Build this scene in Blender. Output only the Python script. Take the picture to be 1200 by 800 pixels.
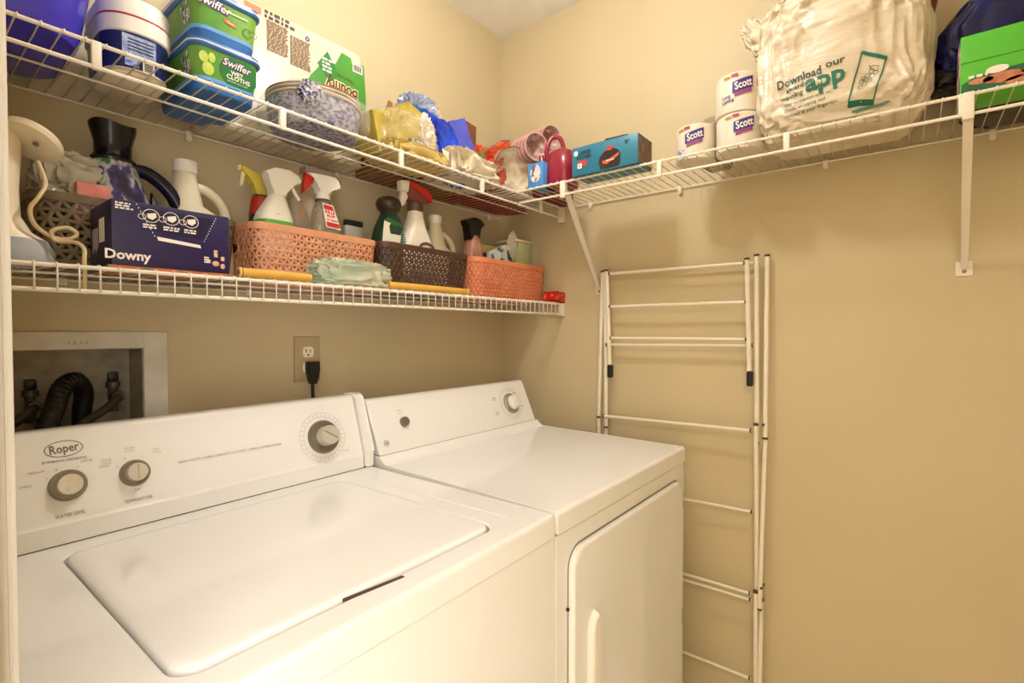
import bpy, bmesh, math, random
from math import sin, cos, pi, radians
from mathutils import Vector, noise, Matrix
random.seed(7)
for o in list(bpy.data.objects): bpy.data.objects.remove(o)
SC = bpy.context.scene
COL = SC.collection

# ---------------------------------------------------------------- camera
cd = bpy.data.cameras.new('camera'); cam = bpy.data.objects.new('camera', cd); COL.objects.link(cam)
cd.sensor_width = 36.0; cd.lens = 36.0*589.05/1200.0; cd.clip_start = 0.02; cd.clip_end = 50
cam.location = (-1.5787, -1.2986, 1.2523)
YAW, PIT = -0.9035, -0.0208
cam.rotation_euler = (pi/2+PIT, 0.0002, YAW)
SC.camera = cam
# ---------------------------------------------------------------- view, world, light
SC.view_settings.view_transform = 'Standard'; SC.view_settings.look = 'None'
SC.view_settings.gamma = 1.0; SC.view_settings.use_curve_mapping = False
SC.view_settings.exposure = 1.08
W = bpy.data.worlds.new('world'); SC.world = W; W.use_nodes = True
W.node_tree.nodes['Background'].inputs[0].default_value = (1.0, 0.965, 0.945, 1)
W.node_tree.nodes['Background'].inputs[1].default_value = 3.2
LAMP = (-.80, -.70); LAMP_POWER = 53.0; HALL_POWER = 7.0
def area(name, loc, rot, sx, sy, power, col):
    l = bpy.data.lights.new(name, 'AREA'); l.shape = 'RECTANGLE'; l.size = sx; l.size_y = sy
    l.energy = power; l.color = col
    o = bpy.data.objects.new(name, l); COL.objects.link(o); o.location = loc; o.rotation_euler = rot
    return o
# added fill light in the unseen hallway, aimed in through the doorway
area('hallway_fill', (-2.35, -1.75, 2.35), (0, radians(-40), 0), 0.5, 0.5, HALL_POWER, (1.0, 0.965, 0.945))

# ---------------------------------------------------------------- materials
def lin(h):
    h = h.lstrip('#'); r = []
    for i in (0, 2, 4):
        c = int(h[i:i+2], 16)/255; r.append(c/12.92 if c <= .04045 else ((c+.055)/1.055)**2.4)
    return (*r, 1)
MATS = {}
def mat(name, h, rough=.5, metal=0, spec=.5, h2=None, scale=20, bump=0, bscale=60, alpha=1, trans=0, emit=0, ior=1.45, coat=0, bdist=.002, stretch=None, contrast=(.35,.65)):
    if name in MATS: return MATS[name]
    m = bpy.data.materials.new(name); m.use_nodes = True; MATS[name] = m
    nt = m.node_tree; b = nt.nodes['Principled BSDF']
    b.inputs['Base Color'].default_value = lin(h); b.inputs['Roughness'].default_value = rough
    b.inputs['Metallic'].default_value = metal; b.inputs['Specular IOR Level'].default_value = spec
    b.inputs['Alpha'].default_value = alpha; b.inputs['Transmission Weight'].default_value = trans
    b.inputs['IOR'].default_value = ior; b.inputs['Coat Weight'].default_value = coat
    if emit: b.inputs['Emission Color'].default_value = lin(h); b.inputs['Emission Strength'].default_value = emit
    tc = nt.nodes.new('ShaderNodeTexCoord'); mp = nt.nodes.new('ShaderNodeMapping')
    nt.links.new(tc.outputs['Object'], mp.inputs[0])
    if stretch: mp.inputs['Scale'].default_value = stretch
    n = nt.nodes.new('ShaderNodeTexNoise'); n.inputs['Scale'].default_value = scale; n.inputs['Detail'].default_value = 4
    nt.links.new(mp.outputs[0], n.inputs['Vector'])
    cr = nt.nodes.new('ShaderNodeValToRGB'); nt.links.new(n.outputs[0], cr.inputs[0])
    c1 = lin(h); c2 = lin(h2) if h2 else tuple(min(1, x*.95) for x in c1[:3])+(1,)
    cr.color_ramp.elements[0].position = contrast[0]; cr.color_ramp.elements[1].position = contrast[1]
    cr.color_ramp.elements[0].color = c1; cr.color_ramp.elements[1].color = c2
    nt.links.new(cr.outputs[0], b.inputs['Base Color'])
    if bump:
        n2 = nt.nodes.new('ShaderNodeTexNoise'); n2.inputs['Scale'].default_value = bscale; n2.inputs['Detail'].default_value = 3
        nt.links.new(mp.outputs[0], n2.inputs['Vector'])
        bp = nt.nodes.new('ShaderNodeBump'); bp.inputs['Strength'].default_value = bump; bp.inputs['Distance'].default_value = bdist
        nt.links.new(n2.outputs[0], bp.inputs['Height']); nt.links.new(bp.outputs[0], b.inputs['Normal'])
    return m
def film(name, h, alpha=.35, rough=.18, h2=None):          # thin plastic film
    m = mat(name, h, rough, h2=h2, alpha=alpha, spec=.8, scale=40, bump=.4, bscale=50)
    return m
wallM = mat('wall_paint', '#c9b892', .55, h2='#c5b48e', scale=3, bump=.10, bscale=220)
ceilM = mat('ceiling_paint', '#f3f0ea', .8)
floorM = mat('floor_vinyl', '#ddd2bd', .45, h2='#d0c3aa', scale=9)
trimM = mat('trim_paint', '#e9e2d4', .35)
enamel = mat('appliance_enamel', '#efede8', .07, spec=.5, h2='#eceae4', scale=4, bump=.02, bscale=120)
enamelP = mat('panel_enamel', '#ebe8e2', .22, h2='#e9e6df', scale=3)
gapM = mat('gap_dark', '#4a3f33', .8)  # one dark tone for seams, slots, the lid well and the carton opening
gapL = mat('seam_grey', '#a59a86', .7)
inkG = mat('ink_grey', '#6e675c', .6)
inkL = mat('ink_pale_grey', '#a79f92', .6)
knobM = mat('knob_steel', '#857c6d', .34, metal=.6)
knobF = mat('knob_face_steel', '#d2ccbf', .3, metal=.35)
chrome = mat('chrome', '#d8d4cc', .15, metal=.9)
wireM = mat('wire_coating', '#e9dfce', .3)
rackM = mat('rack_enamel', '#e9dfc9', .35)
blackP = mat('black_plastic', '#15120f', .35)
brownCap = mat('brown_cap_plastic', '#4a3320', .4)
rubber = mat('hose_rubber', '#16120f', .45)
plateM = mat('outlet_plate', '#b9a47a', .4)
ivory = mat('outlet_ivory', '#efe6cf', .35)
white = mat('white_plastic', '#eee8dc', .35)
paperW = mat('white_paper', '#efe6d8', .6)

# ---------------------------------------------------------------- mesh helpers (bodies work in world coordinates unless root is local)
ORG = {}
def thing(name, label, cat, org=(0,0,0), group=None, rot=0, local=False):
    o = bpy.data.objects.new(name, None); COL.objects.link(o); o.empty_display_size = .02
    o.location = org; o.rotation_euler = (0, 0, rot); o['label'] = label; o['category'] = cat
    if group: o['group'] = group
    ORG[o.name] = Vector((0,0,0)) if local else Vector(org)
    return o
def obj(name, bm, m, parent=None, label=None, cat=None, group=None, kind=None, smooth=40, solid=0):
    me = bpy.data.meshes.new(name)
    if bm.__class__.__name__ == 'BMesh':
        bmesh.ops.recalc_face_normals(bm, faces=bm.faces)
        bm.to_mesh(me); bm.free()
    else: me = bm
    org = ORG.get(parent.name, Vector((0,0,0))) if parent else Vector((0,0,0))
    if parent is None and kind != 'structure' and len(me.vertices):
        lo = Vector([min(v.co[i] for v in me.vertices) for i in range(3)]); hi = Vector([max(v.co[i] for v in me.vertices) for i in range(3)])
        org = Vector(((lo.x+hi.x)/2, (lo.y+hi.y)/2, lo.z))
    me.transform(Matrix.Translation(-org))
    o = bpy.data.objects.new(name, me); COL.objects.link(o)
    me.materials.append(m)
    if parent: o.parent = parent
    elif kind != 'structure': o.location = org
    ORG[o.name] = org
    if smooth:
        me.shade_smooth()
        try: me.set_sharp_from_angle(angle=radians(smooth))
        except Exception: pass
    if m.name in ('appliance_enamel', 'panel_enamel', 'white_plastic') and kind != 'structure':
        w_ = o.modifiers.new('w', 'WEIGHTED_NORMAL'); w_.keep_sharp = True; w_.weight = 60
    if solid:
        md = o.modifiers.new('s', 'SOLIDIFY'); md.thickness = solid; md.offset = 0
    if label: o['label'] = label
    if cat: o['category'] = cat
    if group: o['group'] = group
    if kind: o['kind'] = kind
    return o
def struct(name, bm, m): return obj(name, bm, m, kind='structure', smooth=30)
def B(): return bmesh.new()
def box(bm, x0, x1, y0, y1, z0, z1, bev=0, seg=2):
    vs = [bm.verts.new((x, y, z)) for x in (x0, x1) for y in (y0, y1) for z in (z0, z1)]
    fs = [bm.faces.new([vs[i] for i in f]) for f in ((0,1,3,2),(4,6,7,5),(0,4,5,1),(2,3,7,6),(0,2,6,4),(1,5,7,3))]
    if bev:
        es = list({e for f in fs for e in f.edges})
        bmesh.ops.bevel(bm, geom=es, offset=bev, segments=seg, affect='EDGES', profile=.5)
    return bm
def prism(bm, poly, a0, a1, axis='y', bev=0, seg=2):
    # poly in the two other axes; axis x -> (y,z); y -> (x,z); z -> (x,y)
    def P(p, a): return {'x': (a, p[0], p[1]), 'y': (p[0], a, p[1]), 'z': (p[0], p[1], a)}[axis]
    A = [bm.verts.new(P(p, a0)) for p in poly]; C = [bm.verts.new(P(p, a1)) for p in poly]
    n = len(poly); f1 = bm.faces.new(A); f2 = bm.faces.new(C[::-1])
    fs = [f1, f2]
    for i in range(n): fs.append(bm.faces.new([A[i], C[i], C[(i+1) % n], A[(i+1) % n]]))
    if bev:
        es = list(f1.edges)+list(f2.edges)
        bmesh.ops.bevel(bm, geom=es, offset=bev, segments=seg, affect='EDGES', profile=.5)
    return bm
def rr(hx, hy, r, seg=5):                                   # rounded rectangle loop
    r = min(r, hx*.999, hy*.999); pts = []
    for cx, cy, a0 in ((hx-r, hy-r, 0), (-hx+r, hy-r, 90), (-hx+r, -hy+r, 180), (hx-r, -hy+r, 270)):
        for k in range(seg+1):
            a = radians(a0+90*k/seg); pts.append((cx+r*cos(a), cy+r*sin(a)))
    return pts
def loft(bm, loops, cap0=True, cap1=True):
    L = [[bm.verts.new(p) for p in lp] for lp in loops]; n = len(L[0])
    for a, b in zip(L, L[1:]):
        for i in range(n): bm.faces.new([a[i], a[(i+1) % n], b[(i+1) % n], b[i]])
    if cap0: bm.faces.new(L[0][::-1])
    if cap1: bm.faces.new(L[-1])
    return bm
def rbox(bm, cx, cy, secs, cap0=True, cap1=True, seg=5):    # secs: (z, hx, hy, r[, dx, dy])
    loops = []
    for s in secs:
        dx, dy = (s[4], s[5]) if len(s) > 4 else (0, 0)
        loops.append([(cx+dx+p[0], cy+dy+p[1], s[0]) for p in rr(s[1], s[2], s[3], seg)])
    return loft(bm, loops, cap0, cap1)
def lathe(bm, c, prof, seg=24, axis=(0,0,1), cap0=True, cap1=True):   # prof: (r, h)
    q = Vector((0,0,1)).rotation_difference(Vector(axis).normalized()); c = Vector(c)
    loops = [[c+q@Vector((r*cos(2*pi*k/seg), r*sin(2*pi*k/seg), h)) for k in range(seg)] for r, h in prof]
    return loft(bm, loops, cap0, cap1)
def tube(bm, pts, r, seg=8, cap=True, closed=False):
    pts = [Vector(p) for p in pts]; n = len(pts); rs = r if isinstance(r, (list, tuple)) else [r]*n
    T = []
    for i in range(n):
        a = pts[i-1] if (i or closed) else pts[0]; b = pts[(i+1) % n] if (i < n-1 or closed) else pts[-1]
        t = (b-a); T.append(t.normalized() if t.length else Vector((0,0,1)))
    up = Vector((0,0,1)) if abs(T[0].z) < .9 else Vector((0,1,0))
    N = (up-T[0]*up.dot(T[0])).normalized(); loops = []
    for i in range(n):
        N = (N-T[i]*N.dot(T[i])).normalized(); Bn = T[i].cross(N)
        loops.append([bm.verts.new(pts[i]+(N*cos(2*pi*k/seg)+Bn*sin(2*pi*k/seg))*rs[i]) for k in range(seg)])
    m = n if closed else n-1
    for i in range(m):
        a, b = loops[i], loops[(i+1) % n]
        for k in range(seg): bm.faces.new([a[k], a[(k+1) % seg], b[(k+1) % seg], b[k]])
    if cap and not closed: bm.faces.new(loops[0][::-1]); bm.faces.new(loops[-1])
    return bm
def spline(ctrl, n=8):                                      # Catmull-Rom
    P = [Vector(p) for p in ctrl]; P = [P[0]*2-P[1]]+P+[P[-1]*2-P[-2]]; out = []
    for i in range(1, len(P)-2):
        for k in range(n):
            t = k/n; a, b, c, d = P[i-1:i+3]
            out.append(.5*((2*b)+(c-a)*t+(2*a-5*b+4*c-d)*t*t+(3*b-a-3*c+d)*t**3))
    out.append(P[-2]); return out
def crumple(bm, c, size, amp=.1, freq=3, seed=0, n=24, p=.6, ridge=True, shape=None, zmin=None):
    g = {}
    c = Vector(c)
    def V(k, i, j):
        a, b = (i/n*2-1), (j/n*2-1); q = {0:(1,a,b),1:(-1,a,b),2:(a,1,b),3:(a,-1,b),4:(a,b,1),5:(a,b,-1)}[k]
        key = tuple(round(x, 5) for x in q)
        if key in g: return g[key]
        d = Vector(q).normalized(); s = Vector([math.copysign(abs(x)**p, x) for x in d])
        s = s/max(1e-6, max(abs(x) for x in s))*1.0 if p < .3 else s
        w = Vector((s.x*size[0], s.y*size[1], s.z*size[2]))
        f = noise.noise(d*freq+Vector((seed, 0, 0)))
        f2 = noise.noise(d*freq*2.7+Vector((0, seed, 0)))
        if ridge: f = 1-2*abs(f)*1.6; f2 = 1-2*abs(f2)*1.6
        w *= 1+amp*(f+.5*f2)*.6
        w = c+w
        if shape: w = shape(w, d)
        if zmin is not None and w.z < zmin: w.z = zmin
        v = bm.verts.new(w); g[key] = v; return v
    for k in range(6):
        for i in range(n):
            for j in range(n):
                bm.faces.new([V(k,i,j), V(k,i+1,j), V(k,i+1,j+1), V(k,i,j+1)])
    return bm
# frames for flat print: origin, u, v
def frame(o, u, v):
    o, u, v = Vector(o), Vector(u).normalized(), Vector(v).normalized(); n = u.cross(v)
    return lambda a, b, h=0: o+u*a+v*b+n*h
def cylframe(c, r, a0):                                    # vertical cylinder: a = arc length
    return lambda a, b, h=0: Vector((c[0]+(r+h)*cos(a0+a/r), c[1]+(r+h)*sin(a0+a/r), c[2]+b))
def patch(F, poly, th=.0006):
    bm = B(); n = len(poly)
    a = [bm.verts.new(F(x, y, th)) for x, y in poly]; b = [bm.verts.new(F(x, y, 0)) for x, y in poly]
    bm.faces.new(a); bm.faces.new(b[::-1])
    for i in range(n): bm.faces.new([a[i], b[i], b[(i+1) % n], a[(i+1) % n]])
    return bm
def strips(F, x0, x1, y0, y1, n=12, th=.0006):              # rectangle cut in columns so it can bend
    bm = B()
    for i in range(n):
        a, b = x0+(x1-x0)*i/n, x0+(x1-x0)*(i+1)/n
        bm.faces.new([bm.verts.new(F(*p, th)) for p in ((a,y0),(b,y0),(b,y1),(a,y1))])
    bmesh.ops.remove_doubles(bm, verts=bm.verts, dist=1e-6)
    return bm
def rect(x0, y0, x1, y1): return [(x0,y0),(x1,y0),(x1,y1),(x0,y1)]
def ell(cx, cy, rx, ry, n=24): return [(cx+rx*cos(2*pi*k/n), cy+ry*sin(2*pi*k/n)) for k in range(n)]
def ringp(F, cx, cy, rx, ry, w, n=32, th=.0006, a0=0, a1=360):
    bm = B(); L = []
    for k in range(n+1):
        a = radians(a0+(a1-a0)*k/n); L.append((bm.verts.new(F(cx+rx*cos(a), cy+ry*sin(a), th)), bm.verts.new(F(cx+(rx-w)*cos(a), cy+(ry-w)*sin(a), th))))
    for (a, b), (c, d) in zip(L, L[1:]): bm.faces.new([a, c, d, b])
    return bm
def lines(F, x, y, w, n, h, pitch, th=.0007, seed=1, word=.006):
    rnd = random.Random(seed); bms = []
    for k in range(n):
        a = x; end = x+w*rnd.uniform(.75, 1)
        while a < end-word*.3:
            q = min(end-a, word*rnd.uniform(.5, 1.6)); bms.append(patch(lambda u, v, hh=0: F(u, v, hh+th-.0006), rect(a, y-k*pitch-h, a+q, y-k*pitch))); a += q+h*.7
    return join(*bms)
def text(F, s, size, x=0, y=0, rot=0, align='CENTER', th=.0007, bold=0, xs=1, shear=0, sub=0, fit=0):
    cu = bpy.data.curves.new('t', 'FONT'); cu.body = s; cu.size = size; cu.align_x = align; cu.align_y = 'CENTER'
    cu.resolution_u = 2; cu.offset = bold; cu.shear = shear
    ob = bpy.data.objects.new('t', cu); COL.objects.link(ob); bpy.context.view_layer.update()
    me = bpy.data.meshes.new_from_object(ob.evaluated_get(bpy.context.evaluated_depsgraph_get()))
    bpy.data.objects.remove(ob); bpy.data.curves.remove(cu)
    bm = B(); bm.from_mesh(me); bpy.data.meshes.remove(me)
    if sub: bmesh.ops.triangulate(bm, faces=bm.faces); bmesh.ops.subdivide_edges(bm, edges=bm.edges, cuts=sub)
    if fit and len(bm.verts):
        w_ = max(v.co.x for v in bm.verts)-min(v.co.x for v in bm.verts); xs = fit/w_
    c, sn = cos(radians(rot)), sin(radians(rot))
    for v in bm.verts:
        a, b = v.co.x*xs, v.co.y
        v.co = F(x+a*c-b*sn, y+a*sn+b*c, th)
    return bm
def join(*bms):
    out = B()
    for b in bms:
        me = bpy.data.meshes.new('j'); b.to_mesh(me); b.free(); out.from_mesh(me); bpy.data.meshes.remove(me)
    return out
def part(name, bm, m, parent, **k): return obj(name, bm, m, parent, **k)

Z1, Z2, DEP, DR, LIP = 1.3508, 1.7004, .2982, .286, .037
S1, S2 = Z1+.0035, Z2+.0035                                # tops of the decks
H = 2.4244
# ---------------------------------------------------------------- the room
XL, YF = -1.535, -1.85
struct('floor', box(B(), -2.9, .1, -2.6, .1, -.05, 0), floorM)
struct('ceiling', box(B(), -2.9, .1, -2.6, .1, H, H+.05), ceilM)
struct('wall_right', box(B(), 0, .1, YF-.1, .1, 0, H), wallM)
struct('wall_front', box(B(), XL-.115, 0, YF-.1, YF, 0, H), wallM)
# back wall with the recess for the valve box
bx0, bx1, bz0, bz1 = -1.452, -1.2202, 1.02, 1.2167
bm = B(); box(bm, XL, bx0, 0, .1, 0, H); box(bm, bx1, 0, 0, .1, 0, H); box(bm, bx0, bx1, 0, .1, 0, bz0); box(bm, bx0, bx1, 0, .1, bz1, H)
struct('wall_back', bm, wallM)
# left wall with the doorway the photograph is taken from
bm = B(); box(bm, XL-.115, XL, -.862, .1, 0, H); box(bm, XL-.115, XL, YF, -1.72, 0, H); box(bm, XL-.115, XL, -1.72, -.862, 2.06, H)
struct('wall_left', bm, wallM)
bm = B(); box(bm, XL-.115, XL, -.862, -.843, 0, 2.06); struct('trim_1', bm, trimM)
# casing round the doorway; its rounded edge shows at the left of the picture
prof = [(XL+.001, -.775), (XL+.001, -.836)]
xe, ye = -1.5213, -.8300
cas = [(XL, -.770), (XL, ye), (xe-.0052, ye), (xe-.0048, ye-.0007), (xe-.0034, ye-.0007), (xe-.0030, ye)]
for k in range(5):
    a = radians(-90+90*k/4); cas.append((xe-.0026+.0026*cos(a), ye+.0026+.0026*sin(a)))
cas += [(xe, ye+.035), (xe-.006, ye+.05), (xe-.006, -.772)]
struct('trim_2', prism(B(), cas, 0, 2.12, 'z'), trimM)
bm = B(); box(bm, XL, xe, -1.78, -1.72, 0, 2.12, .002); struct('trim_3', bm, trimM)
bm = B(); box(bm, XL, xe, -1.72, ye, 2.065, 2.12, .002); struct('trim_4', bm, trimM)
bm = B(); box(bm, -.014, 0, YF, 0, 0, .09, .003); struct('baseboard_right', bm, trimM)
bm = B(); box(bm, XL, -.014, -.014, 0, 0, .09, .003); struct('baseboard_back', bm, trimM)
# hallway seen by nothing but letting light in: far wall
struct('wall_hall', box(B(), -3.0, -2.9, -2.6, .1, 0, H), wallM)

# ceiling lamp: flush mount with a glowing glass bowl
t = thing('ceiling_lamp', 'ceiling lamp with a round frosted glass globe on a short stem', 'lamp', (LAMP[0], LAMP[1], H-.012))
part('mounting_plate', lathe(B(), (LAMP[0], LAMP[1], H-.03), [(.12, .0), (.13, .008), (.13, .03)], 32), chrome, t)
R_ = .065
bowl = [(max(.002, R_*sin(radians(a))), -.150-R_*cos(radians(a))) for a in range(0, 171, 10)]
glow = mat('lamp_glass', '#fff4e8', .5, emit=1)
nt = glow.node_tree; nt.nodes['Principled BSDF'].inputs['Emission Color'].default_value = (1, .972, .945, 1)
nt.nodes['Principled BSDF'].inputs['Emission Strength'].default_value = LAMP_POWER
part('stem', lathe(B(), (LAMP[0], LAMP[1], H), [(.014, -.09), (.014, -.03)], 16), chrome, t)
part('glass_bowl', lathe(B(), (LAMP[0], LAMP[1], H), bowl, 32), glow, t)

# ---------------------------------------------------------------- washer (local: origin front right corner, x to the left is negative, y back)
t = thing('washing_machine', 'white top-loading washing machine with three silver knobs, at the left beside the doorway', 'washing machine', (-.7979, -.7911, 0), rot=.0134, local=True)
WW = -.720
part('cabinet', box(B(), WW, 0, .004, .64, .012, .870, .004), enamel, t)
# top: slab with an opening for the lid
lx0, lx1, ly0, ly1 = -.604, -.122, .052, .498
def slab_with_hole(x0, x1, y0, y1, z0, z1, hx0, hx1, hy0, hy1, r, ro):
    bm = B(); cx, cy = (hx0+hx1)/2, (hy0+hy1)/2
    inn = [(cx+p[0], cy+p[1]) for p in rr((hx1-hx0)/2, (hy1-hy0)/2, r, 6)]
    ox, oy = (x0+x1)/2, (y0+y1)/2
    out = [(ox+p[0], oy+p[1]) for p in rr((x1-x0)/2, (y1-y0)/2, ro, 6)]
    k = .010
    sh = lambda L, cxx, cyy, d: [(x+(-d if x > cxx else d), y+(-d if y > cyy else d)) for x, y in L]
    o2 = [(ox+p[0], oy+p[1]) for p in rr((x1-x0)/2-k*.3, (y1-y0)/2-k*.3, ro, 6)]
    o3 = [(ox+p[0], oy+p[1]) for p in rr((x1-x0)/2-k, (y1-y0)/2-k, ro, 6)]
    i2 = [(cx+p[0], cy+p[1]) for p in rr((hx1-hx0)/2+.004, (hy1-hy0)/2+.004, r+.004, 6)]
    loops = [[(x, y, z0) for x, y in inn], [(x, y, z0) for x, y in out], [(x, y, z1-k) for x, y in out], [(x, y, z1-k*.3) for x, y in o2], [(x, y, z1) for x, y in o3], [(x, y, z1) for x, y in i2], [(x, y, z1-.003) for x, y in inn], [(x, y, z0) for x, y in inn]]
    return loft(bm, loops, False, False)
part('top_panel', slab_with_hole(WW, 0, 0, .64, .872, .9145, lx0-.003, lx1+.003, ly0-.003, ly1+.003, .03, .012), enamel, t)
part('lid_well', box(B(), lx0-.02, lx1+.02, ly0-.02, ly1+.02, .876, .888), gapM, t)
lcx, lcy, lhx, lhy = (lx0+lx1)/2, (ly0+ly1)/2, (lx1-lx0)/2, (ly1-ly0)/2
bm = B(); loops = []
for (ins, z) in ((0, .889), (0, .908), (.001, .9135), (.003, .9162), (.007, .9178), (.012, .9184), (.02, .9186), (.08, .9186)):
    loops.append([(lcx+p[0], lcy+p[1], z) for p in rr(lhx-ins, lhy-ins, max(.03-ins*.3, .012), 8)])
loft(bm, loops)
lid = part('lid', bm, enamel, t)
part('lid_grip', prism(B(), [(-.425, .047), (-.335, .036), (-.335, .0415), (-.42, .0535)], .9146, .9156, 'z'), gapM, t, label='dark finger slot at the front edge of the lid')
gb = B()
for xx in (-.078,):
    tube(gb, [(xx, .45, .9137), (xx, .2, .9137), (xx+.003, .06, .9137)], .0022, 6)
part('top_groove', gb, enamel, t)
# console
Fw = frame((0, .5475, .914), (1, 0, 0), (0, .0465, .166)); fn = (Vector((1,0,0)).cross(Vector((0,.0465,.166)).normalized()))
cp = [(.5435, .9165), (.5445, .947), (.5500, .953), (.590, 1.083), (.593, 1.089), (.601, 1.092), (.63, 1.090), (.64, 1.08), (.64, .9165)]
con = part('console', prism(B(), cp, WW, -.030, 'x', .002), enamelP, t)
cp2 = [(.5405, .9165), (.5415, .947), (.5465, .953), (.5865, 1.085), (.590, 1.092), (.600, 1.0955), (.63, 1.094), (.644, 1.084), (.644, .9165)]
part('end_cap', prism(B(), cp2, -.0285, .0, 'x', .006, 3), enamelP, t)
part('console_seam', box(B(), WW, -.001, .545, .63, .9146, .9166), gapM, t)
# console print plane: b measured along the slope from z=.914
PW = frame((0, .5387, .914), (1, 0, 0), (0, .040, .130))
def zb(z): return (z-.914)/(.130/math.hypot(.04, .13))
def yoff(): return 0
nrm = Vector((1,0,0)).cross(Vector((0, .04, .13)).normalized())
# shift plane so it lies on the console face  (face passes y=.550 at z=.953)
base = Vector((0, .550-(.953-.914)*(.04/.13), .914)); PW = frame(base, (1,0,0), (0,.04,.13))
part('badge', join(ringp(PW, -.584, zb(1.060), .0245, .0135, .0013), text(PW, 'Roper', .0195, -.584, zb(1.060), 3, bold=.0003, fit=.037)), inkG, con)
for s_, sz, cx_, z_, ft in (('BY WHIRLPOOL CORPORATION', .0058, -.584, 1.042, .055), ('WATER LEVEL', .0078, -.583, .9585, .038), ('TEMPERATURE', .0078, -.492, .9585, .041),
        ('HEAVY DUTY | SUPER CAPACITY | 6 CYCLE | 2 SPEED COMBINATIONS', .0062, -.3265, 1.0065, .197), ('OFF', .0042, -.492, .9745, .008)):
    part('lettering', text(PW, s_, sz, cx_, zb(z_), fit=ft), inkG, con)
marks = []
for (cx, items) in ((-.583, ((-.049, 1.012, 'SMALL'), (-.036, 1.030, 'MEDIUM'), (.026, 1.036, 'LARGE'), (.048, 1.022, 'SUPER'))), (-.493, ((-.038, 1.029, 'COLD\nCOLD'), (-.004, 1.043, 'WARM\nCOLD'), (.036, 1.034, 'HOT\nCOLD')))):
    for dx, z, s in items: marks.append(text(PW, s, .0052, cx+dx, zb(z)))
for a in (200, 150, 115, 60, 25):
    for cx in (-.583, -.493):
        r0, r1 = .0265, .0295; aa = radians(a)
        marks.append(patch(PW, [(cx+r0*cos(aa)-.0005, zb(1.005)+r0*sin(aa)), (cx+r1*cos(aa)-.0005, zb(1.005)+r1*sin(aa)), (cx+r1*cos(aa)+.0005, zb(1.005)+r1*sin(aa)+.0003), (cx+r0*cos(aa)+.0005, zb(1.005)+r0*sin(aa)+.0003)]))
part('knob_marks', join(*marks), inkL, con)
dm = [ringp(PW, -.128, zb(1.005), .0575, .0575, .0007, 48), ringp(PW, -.128, zb(1.005), .0475, .0475, .0006, 48)]
for k in range(30):
    a = radians(k*12); r0, r1 = .0485, .0535
    c, s = cos(a), sin(a); q = .0004
    dm.append(patch(PW, [(-.128+r0*c-q*s, zb(1.005)+r0*s+q*c), (-.128+r1*c-q*s, zb(1.005)+r1*s+q*c), (-.128+r1*c+q*s, zb(1.005)+r1*s-q*c), (-.128+r0*c+q*s, zb(1.005)+r0*s-q*c)]))
dm.append(text(PW, 'NORMAL', .005, -.075, zb(.965))); dm.append(text(PW, 'REGULAR', .005, -.128, zb(.950)))
part('dial_scale', join(*dm), inkL, con)
def knob(name, cx, z, r1, r2, h, ang, F, parent, m1=None, m2=None, z0=zb):
    o = F(cx, z0(z), 0); ax = (F(0,0,1)-F(0,0,0))
    k = part(name, lathe(B(), o, [(r1*1.02, .0), (r1, .004), (r1*.95, .008), (r1*.93, .009)], 32, ax), m1 or knobM, parent)
    part('knob_cap', lathe(B(), o, [(r2*1.12, .0085), (r2*1.02, .009), (r2, h*.8), (r2*.95, h), (r2*.2, h+.0003)], 32, ax), m2 or knobF, k)
    c, s = cos(radians(ang)), sin(radians(ang)); w = .0013; L = r2*.8
    G = lambda a, b, hh=0: F(cx+a, z0(z)+b, h+hh)
    part('pointer', patch(G, [(-L*c+w*s, -L*s-w*c), (L*c+w*s, L*s-w*c), (L*c-w*s, L*s+w*c), (-L*c-w*s, -L*s+w*c)], .0008), chrome, k)
knob('knob', -.583, 1.003, .0245, .0165, .020, 62, PW, t)
knob('knob', -.493, 1.003, .0225, .0155, .020, 85, PW, t)
knob('timer_knob', -.126, 1.005, .0385, .0225, .034, -35, PW, t)
part('front_fascia', box(B(), WW+.003, -.003, .0035, .03, .8695, .8735), gapL, t)

# ---------------------------------------------------------------- dryer
t = thing('clothes_dryer', 'white clothes dryer with a slanted control panel, in the corner right of the washing machine', 'dryer', (-.1106, -.7906, 0), local=True)
DW = -.6855
part('cabinet', box(B(), DW, 0, .004, .64, .012, .868, .004), enamel, t)
part('fascia_seam', box(B(), DW+.002, -.002, .006, .62, .866, .873), gapL, t)
tp = [(.0, .8715), (.0, .905), (.003, .911), (.009, .9145), (.506, .9145), (.515, .917), (.524, .924), (.5315, .9365), (.64, .9365), (.64, .8715)]
part('top_panel', prism(B(), tp, DW, 0, 'x', .003), enamel, t)
cpd = [(.5325, .938), (.5905, 1.068), (.596, 1.0735), (.606, 1.075), (.625, 1.072), (.64, 1.06), (.64, .938)]
con = part('console', prism(B(), cpd, DW+.001, -.012, 'x', .004, 3), enamelP, t)
part('console_seam', box(B(), DW+.002, -.012, .5335, .63, .9362, .9382), gapL, t)
base = Vector((0, .5325, .938)); PD = frame(base, (1,0,0), (0, .058, .130)); kd = math.hypot(.058, .13)/.13
zd = lambda z: (z-.938)*kd
dm = [ringp(PD, -.116, zd(1.004), .092*.62, .055, .0007, 40)]
for k in range(36):
    a = radians(k*10); r0, r1 = (.044, .051) if k % 4 else (.042, .053); c, s = cos(a), sin(a); q = .0004
    dm.append(patch(PD, [(-.116+r0*c-q*s, zd(1.004)+r0*s+q*c), (-.116+r1*c-q*s, zd(1.004)+r1*s+q*c), (-.116+r1*c+q*s, zd(1.004)+r1*s-q*c), (-.116+r0*c+q*s, zd(1.004)+r0*s-q*c)]))
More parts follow.
